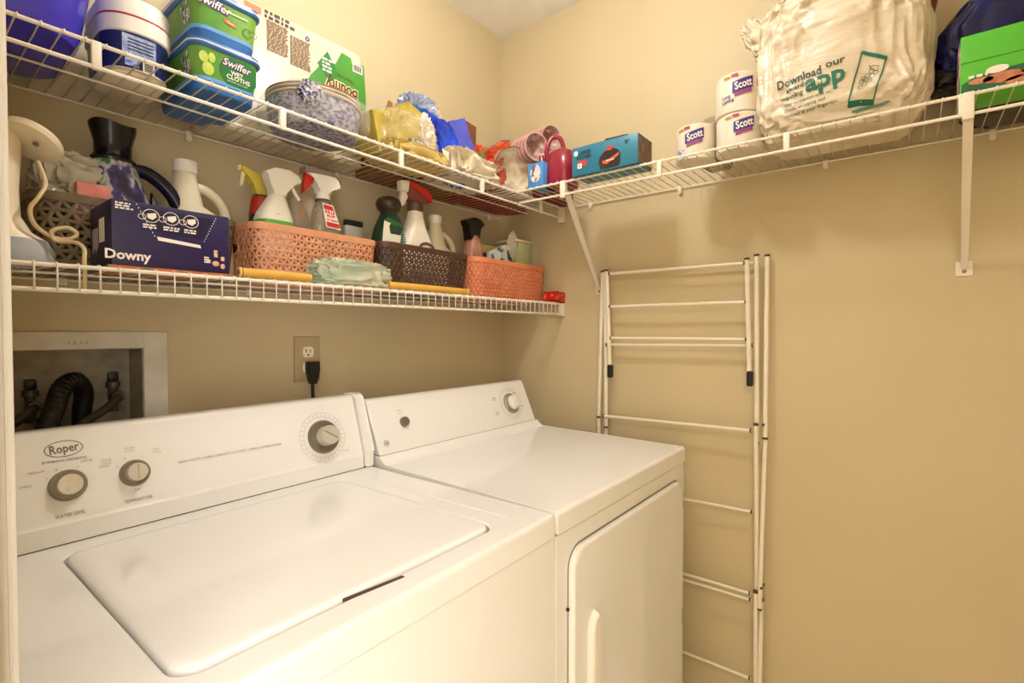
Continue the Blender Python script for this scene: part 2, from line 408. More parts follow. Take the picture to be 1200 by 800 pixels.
for dx, z, k_ in ((-.078, 1.03, 2), (-.085, .985, 2), (.040, 1.037, 1), (.058, .99, 1)): dm.append(lines(PD, -.116+dx-.009, zd(z), .018, k_, .0028, .006, seed=k_, word=.012))
part('dial_scale', join(*dm), inkL, con)
sm = part('start_label', join(text(PD, 'START', .0065, -.588, zd(1.036)), text(PD, 'PUSH', .005, -.588, zd(1.028))), inkL, con)
o_ = PD(-.583, zd(1.006), 0); ax = PD(0,0,1)-PD(0,0,0)
part('start_button', lathe(B(), o_, [(.0135, 0), (.013, .008), (.0115, .011), (.003, .0115)], 24, ax), knobM, t)
part('logo', join(ringp(PD, -.656, zd(.963), .0085, .0085, .0014, 24), text(PD, 'GE', .009, -.656, zd(.963), bold=.0003)), inkG, con)
o_ = PD(-.116, zd(1.004), 0)
k = part('timer_knob', lathe(B(), o_, [(.036, 0), (.035, .005), (.031, .009), (.027, .010)], 36, ax), mat('dial_silver', '#a59d90', .3, metal=.5), t)
part('knob_cap', lathe(B(), o_, [(.025, .009), (.0245, .017), (.022, .019), (.004, .0195)], 32, ax), white, k)
GK = lambda a, b, hh=0: PD(-.116+a, zd(1.004)+b, .0195+hh)
part('pointer', patch(GK, [(-.005, -.020), (.005, -.020), (.005, .020), (-.005, .020)], .004), white, k)
# door
dcx, dcz, dhx, dhz = (-.642-.044)/2, (.829+.235)/2, (.642-.044)/2, (.829-.235)/2
bm = B(); loops = []
for (ins, y) in ((-.0035, .0035), (-.0035, .003)):
    loops.append([(dcx+p[0], y, dcz+p[1]) for p in rr(dhx-ins, dhz-ins, .045, 8)])
loft(bm, loops); part('door_seam', bm, mat('door_seam_grey', '#8d8371', .7), t)
bm = B(); loops = []
for (ins, y) in ((0, .0034), (0, -.006), (.002, -.0085), (.008, -.010)):
    loops.append([(dcx+p[0], y, dcz+p[1]) for p in rr(dhx-ins, dhz-ins, .042, 8)])
loft(bm, loops); door = part('door', bm, enamel, t)
bm = B(); loops = []
hp = []
for x, z in ((-.590, .40), (-.590, .645), (-.586, .664), (-.577, .676), (-.566, .684), (-.556, .676), (-.547, .664), (-.543, .645), (-.543, .40)): hp.append((x, z))
cxh = -.5665
for ins, y in ((0, -.0095), (.0, -.012), (.003, -.020), (.008, -.024)):
    loops.append([(cxh+(x-cxh)*(1-ins/.024), y, z-(ins if z > .5 else -ins)) for x, z in hp])
loft(bm, loops); part('handle', bm, white, door)
for zt in ((.738, .785), (.401, .449)):
    part('hinge', box(B(), -.041, -.028, -.004, .005, zt[0], zt[1], .0015), chrome, t)
part('door_catch', box(B(), -.650, -.645, -.001, .004, .712, .717), blackP, t)

# ---------------------------------------------------------------- wire shelves
def wire_mesh_x(lipwire):                                   # one deck wire, running in y, origin at the front rod
    bm = B(); r = .00135
    pts = [(0, DEP-.006, 0), (0, .004, 0), (0, -.001, -.0008), (0, -.0052, -.004)]
    pts = [(0, DEP-.006, .0046), (0, .002, .0046), (0, -.003, .0032), (0, -.0048, -.001)]
    if lipwire: pts += [(0, -.0048, -LIP-.002)]
    else: pts += [(0, -.0035, -.004)]
    tube(bm, pts, r, 5)
    me = bpy.data.meshes.new('deck_wire'); bm.to_mesh(me); bm.free(); me.materials.append(wireM); me.shade_smooth(); return me
def wires(parent, me, locs, rotz=0):
    first = None
    for p in locs:
        if first is None:
            o = bpy.data.objects.new('deck_wire', me); first = o
        else: o = first.copy()
        COL.objects.link(o); o.parent = parent; o.location = Vector(p)-ORG[parent.name]; o.rotation_euler = (0, 0, rotz)
def rod(a, b, r): return tube(B(), [a, b], r, 8)
def clipmesh(x, y, w, d): return None
x0s, x1s = XL+.006, -.019
up = thing('wire_shelf', 'upper white wire shelf on the back wall, loaded with tubs and paper goods', 'shelf', ((x0s+x1s)/2, -.15, Z2))
part('front_rod', rod((x0s, -DEP, Z2), (x1s, -DEP, Z2), .0034), wireM, up)
part('lower_rod', rod((x0s, -DEP, Z2-LIP), (x1s+.003, -DEP, Z2-LIP), .0034), wireM, up)
part('middle_rod', rod((x0s, -.146, Z2+.0008), (x1s, -.146, Z2+.0008), .0022), wireM, up)
part('back_rod', rod((x0s, -.007, Z2+.0008), (x1s, -.007, Z2+.0008), .0025), wireM, up)
wires(up, wire_mesh_x(False), [(-1.446+.0254*k, -DEP, Z2) for k in range(-3, 56)])
for x in (-1.357, -1.060, -.757, -.453, -.148):
    part('joining_strap', box(B(), x-.0065, x+.0065, -DEP-.0048, -DEP+.0045, Z2-LIP-.004, Z2+.003, .002), wireM, up)
for x in (-1.44, -1.128, -.754, -.394, -.08):
    part('wall_clip', join(box(B(), x-.006, x+.006, -.012, 0, Z2-.012, Z2+.006, .002), lathe(B(), (x, -.010, Z2-.012), [(.006, 0), (.006, .004)], 12, (0,1,0))), wireM, up)
part('end_bracket', box(B(), x1s-.001, 0, -DEP-.006, -DEP+.014, Z2-LIP-.014, Z2+.004, .002), wireM, up)

y0s, y1s = -DEP-.012, YF+.03
rs = thing('wire_shelf', 'white wire shelf along the right wall, holding rolls, a shopping bag and a green box', 'shelf', (-.14, (y0s+y1s)/2, Z2))
part('front_rod', rod((-DR, y0s+.0, Z2), (-DR, y1s, Z2), .0034), wireM, rs)
part('lower_rod', rod((-DR, y0s, Z2-LIP), (-DR, y1s, Z2-LIP), .0034), wireM, rs)
part('back_rod', rod((-.007, y0s, Z2+.0008), (-.007, y1s, Z2+.0008), .0025), wireM, rs)
bm = B(); tube(bm, [(DR-.006, 0, .0046), (.002, 0, .0046), (-.003, 0, .0032), (-.0048, 0, -.001), (-.0035, 0, -.004)], .00135, 5)
me = bpy.data.meshes.new('deck_wire'); bm.to_mesh(me); bm.free(); me.materials.append(wireM); me.shade_smooth()
wires(rs, me, [(-DR, -.330-.0254*k, Z2) for k in range(59)])
for y in (-.777, -1.076, -1.375, -1.68):
    part('joining_strap', box(B(), -DR-.0048, -DR+.0045, y-.0065, y+.0065, Z2-LIP-.004, Z2+.003, .002), wireM, rs)
for y in (-.412, -.731, -1.121, -1.443, -1.7):
    part('wall_clip', join(box(B(), -.012, 0, y-.006, y+.006, Z2-.012, Z2+.006, .002), lathe(B(), (-.010, y, Z2-.012), [(.006, 0), (.006, .004)], 12, (1,0,0))), wireM, rs)
def brace(y, yf):
    a, b = Vector((-DR-.003, y, Z2+.004)), Vector((-.004, yf, 1.402))
    bm = B(); w, d = .008, .0045
    dirv = (b-a).normalized(); side = Vector((0,1,0)); nn = dirv.cross(side).normalized()
    L = []
    for p, ww in ((a+Vector((0,0,-.02)), w), (a+dirv*.05, w), (b-dirv*.03, w*.8), (b, w*.8)):
        L.append([p+side*ww+nn*d, p-side*ww+nn*d, p-side*ww-nn*d, p+side*ww-nn*d])
    loft(bm, L)
    br = part('brace', bm, wireM, rs)
    part('hook', box(B(), -DR-.006, -DR+.012, y-.0085, y+.0085, Z2-LIP-.010, Z2+.004, .002), wireM, br)
    part('foot_plate', box(B(), -.004, 0, yf-.0155, yf+.0155, 1.380, 1.415, .0015), wireM, br)
    part('screw', lathe(B(), (-.004, yf, 1.391), [(.0045, 0), (.0045, .0012), (.003, .002)], 12, (-1,0,0)), mat('screw_steel', '#8c8374', .4, metal=.7), br)
brace(-.476, -.447); brace(-1.383, -1.3995)

lo = thing('wire_shelf', 'lower white wire shelf on the back wall, holding woven baskets of bottles', 'shelf', ((x0s+x1s)/2, -.15, Z1))
part('front_rod', rod((x0s, -DEP, Z1), (x1s, -DEP, Z1), .0034), wireM, lo)
part('lower_rod', rod((x0s, -DEP, Z1-LIP), (x1s, -DEP, Z1-LIP), .0034), wireM, lo)
part('middle_rod', rod((x0s, -.146, Z1+.0008), (x1s, -.146, Z1+.0008), .0022), wireM, lo)
part('back_rod', rod((x0s, -.007, Z1+.0008), (x1s, -.007, Z1+.0008), .0025), wireM, lo)
wires(lo, wire_mesh_x(True), [(-1.4337+.0254*k, -DEP, Z1) for k in range(-3, 56)])
for x in (-1.35, -1.0, -.65, -.25):
    part('wall_clip', box(B(), x-.006, x+.006, -.012, 0, Z1-.010, Z1+.006, .002), wireM, lo)
part('end_bracket', box(B(), x1s-.001, 0, -DEP-.006, -DEP+.014, Z1-LIP-.006, Z1+.004, .002), wireM, lo)

# ---------------------------------------------------------------- valve box in the back wall
t = thing('valve_box', 'recessed pale plastic box with water taps and hoses, behind the washing machine', 'valve box', (-1.33, 0, 1.0))
fo = B(); ox0, ox1, oz0, oz1 = -1.505, -1.176, .985, 1.2505
vb = mat('valve_box_plastic', '#dbd4c4', .5, h2='#cbc2b0', scale=14)
box(fo, ox0, bx0, -.008, 0, oz0, oz1, .0015); box(fo, bx1, ox1, -.008, 0, oz0, oz1, .0015)
box(fo, bx0, bx1, -.008, 0, oz0, bz0); box(fo, bx0, bx1, -.008, 0, bz1, oz1)
part('flange', fo, vb, t)
bi = mat('box_interior', '#b5aa96', .55, h2='#9a8f7c', scale=25)
bm = B(); e = .001
box(bm, bx0, bx1, .086, .089, bz0, bz1); box(bm, bx0, bx0+.002, -.004, .086, bz0, bz1); box(bm, bx1-.002, bx1, -.004, .086, bz0, bz1)
box(bm, bx0, bx1, -.004, .086, bz0, bz0+.002); box(bm, bx0, bx1, -.004, .086, bz1-.002, bz1)
part('recess', bm, bi, t)
FB = frame((0, -.008, 0), (1,0,0), (0,0,1))
part('embossed_mark', lines(FB, -1.345, 1.233, .045, 1, .007, .01, .0007, 4, .006), mat('embossed_plastic', '#bdb4a0', .5), t)
for x, hz in ((-1.392, 1.128), (-1.262, 1.135)):
    v = part('tap', join(lathe(B(), (x, .045, hz-.055), [(.009, 0), (.009, .05), (.013, .052), (.013, .064), (.006, .066)], 16),
        lathe(B(), (x, .045, hz-.02), [(.010, 0), (.012, .02), (.012, .036), (.010, .04)], 16, (0,-1,0))), mat('tap_brass', '#5d5548', .4, metal=.6), t)
    part('tap_handle', box(B(), x-.009, x+.009, .037, .053, hz+.010, hz+.030, .003), blackP, v)
    sgn = -1
    part('supply_hose', tube(B(), spline([(x, .018, hz-.02), (x-.004, .0, hz-.025), (x-.03, -.012, hz-.045), (x-.075, -.028, hz-.075), (x-.10, -.04, hz-.14)], 6), .0085, 10), mat('supply_hose_grey', '#3a3530', .5), v)
dh = spline([(-1.315, .045, 1.00), (-1.315, .045, 1.08), (-1.312, .040, 1.125), (-1.328, .022, 1.152), (-1.352, .0, 1.142), (-1.368, -.022, 1.105), (-1.385, -.04, 1.06), (-1.400, -.05, .98)], 14)
rs_ = [.0165+(.0012 if (i % 3 == 0 and i > 40) else 0) for i in range(len(dh))]
part('drain_hose', tube(B(), dh, rs_, 16), rubber, t, label='black ribbed drain hose bent over in a hook')
# ---------------------------------------------------------------- outlet and cord
ox, oz = -.8808, 1.237; pw, ph = .0754, .1227
t = thing('wall_outlet', 'beige electrical outlet plate on the back wall between the lower shelf and the washing machine', 'outlet', (ox+pw/2, 0, oz-ph))
part('cover_plate', box(B(), ox, ox+pw, -.005, 0, oz-ph, oz, .002), plateM, t)
ocx = ox+pw/2+.001
for oy in (oz-.042, oz-.084):
    s = part('socket', prism(B(), [(ocx+p[0], oy+p[1]) for p in rr(.0155, .0145, .009, 4)], -.0075, -.004, 'y'), ivory, t)
    FS = frame((ocx, -.0075, oy), (1,0,0), (0,0,1))
    part('slots', join(patch(FS, rect(-.0075, -.001, -.0052, .008)), patch(FS, rect(.0048, -.001, .0068, .007)), patch(FS, ell(-.0002, -.0078, .0026, .0028, 12))), gapM, s)
part('screw', lathe(B(), (ocx, -.005, oz-.063), [(.003, 0), (.0028, .001)], 10, (0,-1,0)), plateM, t)
t = thing('power_cord', 'black plug and cord hanging from the lower socket of the wall outlet', 'power cord', (ocx, -.02, .95))
px_, pz_ = ocx+.004, oz-.084
part('plug', prism(B(), [(px_-.0155, pz_+.016), (px_+.0155, pz_+.017), (px_+.0165, pz_-.005), (px_+.010, pz_-.030), (px_+.007, pz_-.045), (px_-.006, pz_-.045), (px_-.010, pz_-.030), (px_-.0155, pz_-.008)], -.034, -.0078, 'y', .003), blackP, t)
part('cord', tube(B(), spline([(px_, -.020, pz_-.04), (px_+.001, -.020, pz_-.08), (px_+.010, -.022, pz_-.13), (px_+.02, -.03, pz_-.20)], 6), .0048, 8), blackP, t)

# ---------------------------------------------------------------- folding drying rack leaning on the right wall
t = thing('drying_rack', 'cream folding metal clothes drying rack, folded flat and leaning on the right wall', 'drying rack', (-.05, -.73, 0))
def pole(a, b, r=.0068, caps=(1, 1)):
    o = part('pole', tube(B(), [a, b], r, 12), rackM, t); a, b = Vector(a), Vector(b); d = (b-a).normalized()
    if caps[0]: part('end_cap', lathe(B(), a-d*.003, [(r*1.08, 0), (r*1.08, .006)], 12, d), brownCap, o)
    if caps[1]: part('end_cap', lathe(B(), b-d*.003, [(r*1.08, 0), (r*1.08, .006)], 12, d), brownCap, o)
    return o
def rung(z, ya, yb, x, r=.0042, za=0, zb_=0):
    o = part('rung', tube(B(), [(x, ya, z+za), (x, yb, z+zb_)], r, 8), rackM, t)
    for y, zz, s in ((ya, z+za, -1), (yb, z+zb_, 1)):
        part('rung_ferrule', lathe(B(), (x, y-s*.002*-1, zz), [(r*1.35, 0), (r*1.35, .004)], 10, (0, s, 0)), brownCap, o)
# small upper frame in front
pole((-.050, -.9385, 1.4555), (-.050, -.9475, 1.135), .0068, (1, 0)); pole((-.050, -.5000, 1.4555), (-.050, -.5130, 1.130), .0068, (1, 0))
for y, z in ((-.9495, 1.118), (-.5145, 1.118)):
    part('foot', box(B(), -.060, -.040, y-.008, y+.008, z-.022, z+.022, .005, 3), blackP, t, label='black plastic foot of the small upper frame')
rung(1.4445, -.506, -.936, -.050); rung(1.3345, -.508, -.940, -.050); rung(1.229, -.511, -.942, -.050)
# crossing side poles, three tiers
for (ya, s) in ((-.963, 1), (-.484, -1)):
    d = .019*s
    if s == 1:
        pole((-.036, -.9605, 1.4655), (-.036, -.9660, .935), .0068); pole((-.022, -.9850, 1.4640), (-.036, -.9875, .952), .0068)
        pole((-.048, -.9660, .990), (-.030, -.9690, .470), .0064); pole((-.030, -.9870, .965), (-.044, -.9790, .468), .0064)
        pole((-.046, -.9690, .515), (-.034, -.9700, .006), .0064); pole((-.032, -.9810, .490), (-.046, -.9800, .006), .0064)
    else:
        pole((-.036, -.4870, 1.4575), (-.036, -.4930, .925), .0068); pole((-.022, -.4700, 1.4560), (-.030, -.4600, .915), .0068)
        pole((-.048, -.4700, .958), (-.030, -.4740, .450), .0064); pole((-.030, -.4900, .940), (-.044, -.4830, .448), .0064)
        pole((-.046, -.4720, .500), (-.034, -.4760, .006), .0064); pole((-.032, -.4860, .480), (-.046, -.4830, .006), .0064)
for y in (-.9855, -.9790):
    pass
rung(1.209, -.491, -.957, -.040, .0045, -.003, .003)
rung(.967, -.486, -.957, -.050, .0048, -.003, .004)
rung(.732, -.480, -.958, -.036, .0042, -.002, .004)
rung(.507, -.480, -.958, -.050, .0042, 0, 0); rung(.487, -.480, -.958, -.046, .0042, 0, 0)
rung(.258, -.480, -.958, -.042, .0042, 0, 0); rung(1.447, -.49, -.957, -.022, .0042, 0, 0)
for y, z in ((-.984, .99), (-.984, .53)):
    part('hinge_pin', lathe(B(), (-.05, y, z), [(.0035, 0), (.0035, .03)], 8, (1,0,0)), brownCap, t)

# ================================================================ upper shelf, back wall
# blue-violet tub
t = thing('plastic_tub', 'large glossy blue-violet plastic tub at the left end of the upper shelf', 'tub', (-1.44, -.16, S2))
tubM = mat('violet_plastic', '#3b32b4', .22, h2='#4338c0', scale=5, coat=.3)
part('body', rbox(B(), -1.440, -.158, [(S2+.001, .064, .100, .05), (S2+.004, .074, .116, .06), (S2+.012, .078, .122, .065), (1.80, .092, .134, .075), (1.95, .094, .14, .08)], cap1=True, seg=8), tubM, t)
part('rim', rbox(B(), -1.440, -.158, [(1.948, .0945, .148, .085), (1.956, .0945, .150, .085), (1.962, .0935, .145, .08)], seg=8), tubM, t)
# navy tub of powder
t = thing('detergent_tub', 'white tub with a navy sleeve and red-lined lid, right of the violet tub', 'tub', (-1.278, -.135, S2))
navy = mat('navy_label', '#252f68', .3, h2='#1e2a5e', scale=8)
tc = (-1.275, -.142)
part('body', rbox(B(), *tc, [(S2+.001, .044, .066, .04), (S2+.004, .047, .07, .042), (S2+.008, .0475, .0705, .042), (S2+.009, .049, .079, .045), (1.775, .0515, .082, .047)], seg=8), mat('tub_cream', '#e8d9bd', .4), t)
part('sleeve', rbox(B(), *tc, [(S2+.011, .0495, .0795, .0455), (1.775, .052, .0825, .0475)], seg=8, cap0=False, cap1=False), navy, t, label='navy printed paper sleeve')
part('lid_rim', rbox(B(), *tc, [(1.775, .0530, .0835, .048), (1.777, .0552, .0855, .05), (1.802, .0555, .086, .05)], seg=8), white, t)
part('lid_line', rbox(B(), *tc, [(1.8022, .0545, .085, .049), (1.8062, .0545, .085, .049)], seg=8), mat('red_line', '#a81f2c', .4), t, label='thin red band under the lid')
part('lid', rbox(B(), *tc, [(1.8064, .0535, .084, .048), (1.83, .0545, .085, .049), (1.838, .051, .081, .046)], seg=8), white, t)
FT = frame((tc[0], tc[1]-.0822, 0), (1,0,0), (0,0,1))
txt = [patch(FT, rect(-.030, 1.737, .018, 1.768))]
part('care_panel', patch(FT, rect(-.030, 1.735, .020, 1.770)), mat('panel_bluegrey', '#7f8db4', .5, h2='#a5afca', scale=120, contrast=(.45,.55)), t)
part('small_print', join(*[patch(lambda a,b,h=0: FT(a,b,h+.0007), rect(-.022, 1.762-.006*k, .016, 1.764-.006*k)) for k in range(4)]), navy, t)
part('barcode', join(patch(FT, rect(.0, 1.712, .0175, 1.731)), ), paperW, t)
part('barcode_bars', join(*[patch(lambda a,b,h=0: FT(a,b,h+.0008), rect(.0022, 1.7145+.0022*k, .0155, 1.7145+.0022*k+(.0011 if k % 2 else .0007))) for k in range(7)]), blackP, t)
part('print_patch', patch(FT, rect(-.026, 1.716, -.006, 1.731)), mat('patch_blue', '#8fa0cf', .5, h2='#4a5594', scale=150, contrast=(.45,.55)), t)
# two tubs of wet cloths
def cloth_tub(z, label, top):
    t = thing('wet_cloth_tub', label, 'tub', (-1.146, -.16, z), group='wet cloth tubs')
    cx, cy = -1.1465, -.158; h = .088
    bl = mat('tub_blue', '#2a5f9e', .35, h2='#346cac', scale=20); gr = mat('tub_green', '#4a8a34', .35, h2='#7da43c', scale=9)
    part('body', rbox(B(), cx, cy, [(z+.0006, .052, .096, .022), (z+.003, .0545, .0985, .024), (z+.026, .0565, .1005, .024), (z+h-.008, .061, .105, .024)], seg=5), bl, t)
    s = (.105-.1005)/(h-.034)
    part('label_band', rbox(B(), cx, cy, [(z+.024, .0569, .1009, .0245), (z+h-.010, .0615, .1055, .0245)], seg=5, cap0=False, cap1=False), gr, t, label='green printed label round the tub')
    part('pale_stripe', rbox(B(), cx, cy, [(z+.019, .0567, .1007, .0245), (z+.026, .0573, .1013, .0245)], seg=5, cap0=False, cap1=False), mat('stripe_blue', '#6aa3d8', .35), t)
    lid = part('lid', rbox(B(), cx, cy, [(z+h-.010, .0635, .1075, .026), (z+h-.006, .067, .111, .028), (z+h-.003, .067, .111, .028), (z+h, .0655, .1095, .027), (z+h+.004, .0655, .1095, .027), (z+h+.0055, .062, .106, .025)], seg=5), mat('lid_blue', '#3b6ca6', .3), t)
    part('lid_trim', rbox(B(), cx, cy, [(z+h-.0035, .0674, .1114, .028), (z+h-.0015, .0674, .1114, .028)], seg=5), white, lid)
    F = frame((cx, cy-.1012, z+.024), (1,0,0), (0,-.0046,.054))
    G = lambda a,b,hh=0: F(a,b,hh+.0007)
    dk = mat('label_dark_green', '#1f6f2c', .4)
    if not top:
        part('oval_panel', patch(F, [(max(-.022,min(.052,p[0])), max(.0005,min(.051,p[1]))) for p in ell(.020, .026, .036, .031, 28)]), dk, t)
        part('leaf_print', join(patch(F, ell(-.044, .035, .008, .010)), patch(F, ell(-.036, .016, .010, .012)), patch(F, ell(-.030, .038, .006, .009))), mat('leaf_yellow', '#c9cf58', .5, h2='#9ec04a', scale=60), t)
        part('brand_outline', text(G, 'Swiffer', .0185, .014, .0385, -4, bold=.0018, shear=.2, th=.0003), mat('purple_ink', '#5b2a6e', .5), t)
        part('brand_print', text(G, 'Swiffer', .0185, .014, .0385, -4, shear=.2, th=.0009, bold=.0002), paperW, t)
        part('wet_cloths_print', join(text(G, 'WET', .0105, .015, .0235, -2, bold=.0003), text(G, 'CLOTHS', .0115, .018, .0145, -2, bold=.0003), text(G, 'with fresh citrus scent', .0042, .016, .007, -2)), paperW, t)
    else:
        part('brand_outline', text(G, 'Swiffer', .0215, -.026, .044, -4, bold=.002, shear=.2, th=.0003), mat('purple_ink', '#5b2a6e', .5), t)
        part('brand_print', text(G, 'Swiffer', .0215, -.026, .044, -4, shear=.2, th=.0009, bold=.0002), paperW, t)
        part('orange_flash', patch(G, [(-.008, .028), (.014, .0235), (.016, .0175), (-.006, .021)]), mat('flash_orange', '#e2702c', .5), t)
        part('flash_lettering', text(lambda a,b,h=0: G(a,b,h+.0008), 'Gain', .007, .004, .0228, -10), paperW, t)
        part('swirl_print', join(ringp(G, .036, .018, .0085, .009, .0016, 24, a0=40, a1=360), ringp(G, .047, .019, .007, .007, .0013, 20, a0=-60, a1=180)), dk, t)
        part('pale_print', patch(G, rect(-.006, .040, .036, .0435)), mat('pale_green', '#b6d08a', .5), t)
    FS = frame((cx-.0575, cy-.02, z+.026), (0,-1,0), (-.0046,0,.054))
    part('side_print', join(patch(FS, rect(.034, .008, .062, .030)), patch(FS, ell(.05, .042, .008, .005)), patch(FS, ell(.028, .036, .008, .005))), mat('side_print_white', '#cfc9c0', .6, h2='#3b2a4a', scale=160, contrast=(.5,.56)), t)
cloth_tub(S2+.001, 'green and blue tub of wet cloths standing on the shelf, the lower of two', False)
cloth_tub(S2+.0955, 'green and blue tub of wet cloths, stacked on top of the other one', True)
# big pack of paper towels, standing on its head
t = thing('paper_towel_pack', 'large wrapped pack of paper towels with upside-down green print, against the back wall', 'paper towels', (-.95, -.055, S2))
wrapM = mat('towel_wrap', '#d6c8ae', .3, h2='#cbbb9c', scale=12, bump=.5, bscale=30)
def twist(w, d):
    w.z += .018*(1-((w.x+.935)/.22)**2*1.0)*(1 if d.z > 0 else 0) - .006
    return w
bm = B(); rbox(bm, -.925, -.055, [(S2+.001, .195, .044, .02), (S2+.006, .200, .049, .024), (2.00, .205, .049, .024), (2.012, .200, .044, .022), (2.017, .190, .03, .02)], seg=5)
part('wrapper', bm, wrapM, t)
FP = frame((0, -.1045, 0), (1,0,0), (0,0,1))
gr1 = mat('print_green', '#41862a', .35, h2='#4a9030', scale=14); gr2 = mat('print_dark_green', '#2f7a2a', .35)
part('green_print', patch(FP, [(-.905, 1.862), (-.885, 1.900), (-.862, 1.930), (-.840, 1.950), (-.815, 1.955), (-.796, 1.993), (-.768, 1.990), (-.764, 1.976), (-.727, 1.985), (-.7205, 1.90), (-.7205, 1.78), (-.905, 1.78)]), gr1, t)
G = lambda a,b,h=0: FP(a,b,h+.0006)
part('diamond_print', patch(G, [(-.866, 1.938), (-.838, 1.978), (-.806, 1.930), (-.830, 1.903)]), gr2, t)
part('diamond_lettering', lines(G, -.853, 1.958, .032, 4, .0052, .0095, .0012, 6, .010), paperW, t)
part('brand_outline', text(G, 'Bounty', .046, -.795, 1.896, 180-4, bold=.0035, xs=.72, th=.0003), mat('cream_ink', '#f0e0a8', .5), t)
part('brand_print', text(G, 'Bounty', .046, -.795, 1.896, 180-4, bold=.001, xs=.72, th=.0009), mat('brown_ink', '#5a2412', .5), t)
part('sub_print', text(G, 'Napkins', .015, -.783, 1.927, 180-4, fit=.050), mat('brown_ink', '#5a2412', .5), t)
part('barcode', patch(G, rect(-.7625, 1.958, -.732, 1.980)), paperW, t)
part('barcode_bars', join(*[patch(lambda a,b,h=0: G(a,b,h+.0005), rect(-.760+.0028*k, 1.961, -.7588+.0028*k+(.0006 if k % 3 else 0), 1.977)) for k in range(9)]), blackP, t)
bt = mat('print_brown_text', '#8a6a48', .6)
rows = []
random.seed(3)
for (xa, xb, za, zb_) in ((-.995, -.944, 1.915, 1.985), (-.938, -.886, 1.905, 1.975)):
    z = za
    while z < zb_:
        x = xa
        while x < xb-.004:
            w = random.uniform(.004, .012); rows.append(patch(G, rect(x, z, min(x+w, xb), z+.0022))); x += w+.002
        z += .0042
part('small_print', join(*rows), bt, t)
part('logo_print', lines(G, -1.000, 2.006, .075, 2, .0065, .011, .0007, 9, .009), mat('dark_brown_text', '#4c3626', .6), t)
part('small_symbol', ringp(G, -.893, 1.985, .006, .006, .003, 16), mat('symbol_blue', '#3d4f9a', .5), t)
part('orange_print', patch(G, rect(-1.045, 1.99, -1.008, 2.004)), mat('flash_orange', '#e2702c', .5), t)
# stack of paper plates in a bag
t = thing('paper_plate_stack', 'thick stack of patterned paper plates sealed in clear film, in front of the paper towels', 'paper plates', (-.932, -.202, S2))
pc = (-.932, -.2015, S2)
part('plates', lathe(B(), pc, [(.088, .0), (.092, .002), (.096, .012), (.100, .04), (.102, .062)], 40), mat('plate_pattern', '#a9a2a6', .55, h2='#4a4a72', scale=95, contrast=(.42,.62), stretch=(1,1,1.6)), t)
for k in range(5):
    part('plate_rim', lathe(B(), pc, [(.100, .062+.0044*k), (.1045, .0625+.0044*k), (.1045, .0648+.0044*k), (.100, .0658+.0044*k)], 40), mat('plate_rim_cream' if k % 2 else 'plate_rim_tan', '#dccaa6' if k % 2 else '#8f6e4c', .55), t)
part('bottom_plate', lathe(B(), (pc[0], pc[1], S2+.0005), [(.086, 0), (.089, .0008)], 40), mat('plate_base', '#ead6b0', .5), t)
bm = crumple(B(), (pc[0], pc[1], S2+.046), (.1065, .1065, .048), .035, 5, 3, 22, .55, zmin=S2+.0003)
part('film_wrap', bm, film('clear_film', '#e9e4dc', .16), t)
bm = crumple(B(), (pc[0]-.066, pc[1]-.096, S2+.052), (.022, .006, .020), .5, 3, 9, 12, .8)
part('film_knot', bm, mat('printed_film', '#b3adb0', .3, h2='#2f2c56', scale=120, contrast=(.45,.58), alpha=.8), t)
# open brown carton behind, yellow pack, blue pack
t = thing('cardboard_carton', 'brown cardboard carton with its flaps up, behind the yellow and the blue packs', 'box', (-.50, -.07, S2))
cb = mat('cardboard', '#9a6a3c', .75, h2='#8d5f34', scale=30)
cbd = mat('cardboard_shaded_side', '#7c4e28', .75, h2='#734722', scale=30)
bm = B(); box(bm, -.690, -.287, -.120, -.117, S2+.001, 1.80); box(bm, -.690, -.287, -.012, -.009, S2+.001, 1.86); box(bm, -.690, -.687, -.117, -.012, S2+.001, 1.82); box(bm, -.290, -.287, -.117, -.012, S2+.001, 1.84); box(bm, -.687, -.290, -.117, -.012, S2+.001, S2+.004)
part('carton_walls', bm, cb, t)
part('flap', prism(B(), [(-.115, 1.84), (-.020, 1.84), (-.020, 1.955), (-.10, 1.962)], -.2895, -.2865, 'x'), cbd, t)
part('flap', prism(B(), [(-.352, 1.80), (-.287, 1.80), (-.281, 1.955), (-.345, 1.962)], -.1195, -.1165, 'y'), cbd, t)
part('flap', prism(B(), [(-.690, 1.80), (-.655, 1.80), (-.634, 1.915), (-.648, 1.918)], -.1135, -.1105, 'y'), cb, t)
t = thing('sponge_pack', 'pack of yellow sponges in torn clear film, left of the blue pack', 'sponges', (-.70, -.19, S2))
yM = mat('sponge_yellow', '#bba545', .8, h2='#a8913a', scale=40, bump=.4, bscale=90)
def ybx(bm, c, s, rot, seed, amp=.06):
    R = Matrix.Rotation(rot[2], 3, 'Z')@Matrix.Rotation(rot[1], 3, 'Y')@Matrix.Rotation(rot[0], 3, 'X'); c = Vector(c)
    def sh(w, d): return c+R@(w-c)
    return crumple(bm, c, s, amp, 3, seed, 14, .28, shape=sh)
part('sponge', ybx(B(), (-.722, -.185, S2+.078), (.066, .045, .050), (.1, -.30, .05), 2), yM, t)
part('sponge', ybx(B(), (-.676, -.195, S2+.095), (.030, .042, .062), (0, .32, .15), 5), yM, t)
part('sponge', crumple(B(), (-.66, -.205, S2+.024), (.10, .07, .023), .18, 4, 8, 18, .5, zmin=S2+.001), mat('sponge_pale', '#cdb36a', .8, h2='#c2a45c', scale=30, bump=.4), t)
part('film_wrap', crumple(B(), (-.675, -.20, S2+.065), (.085, .06, .062), .30, 3, 12, 22, .6, zmin=S2+.0015), film('torn_film', '#e4d8c0', .20), t)
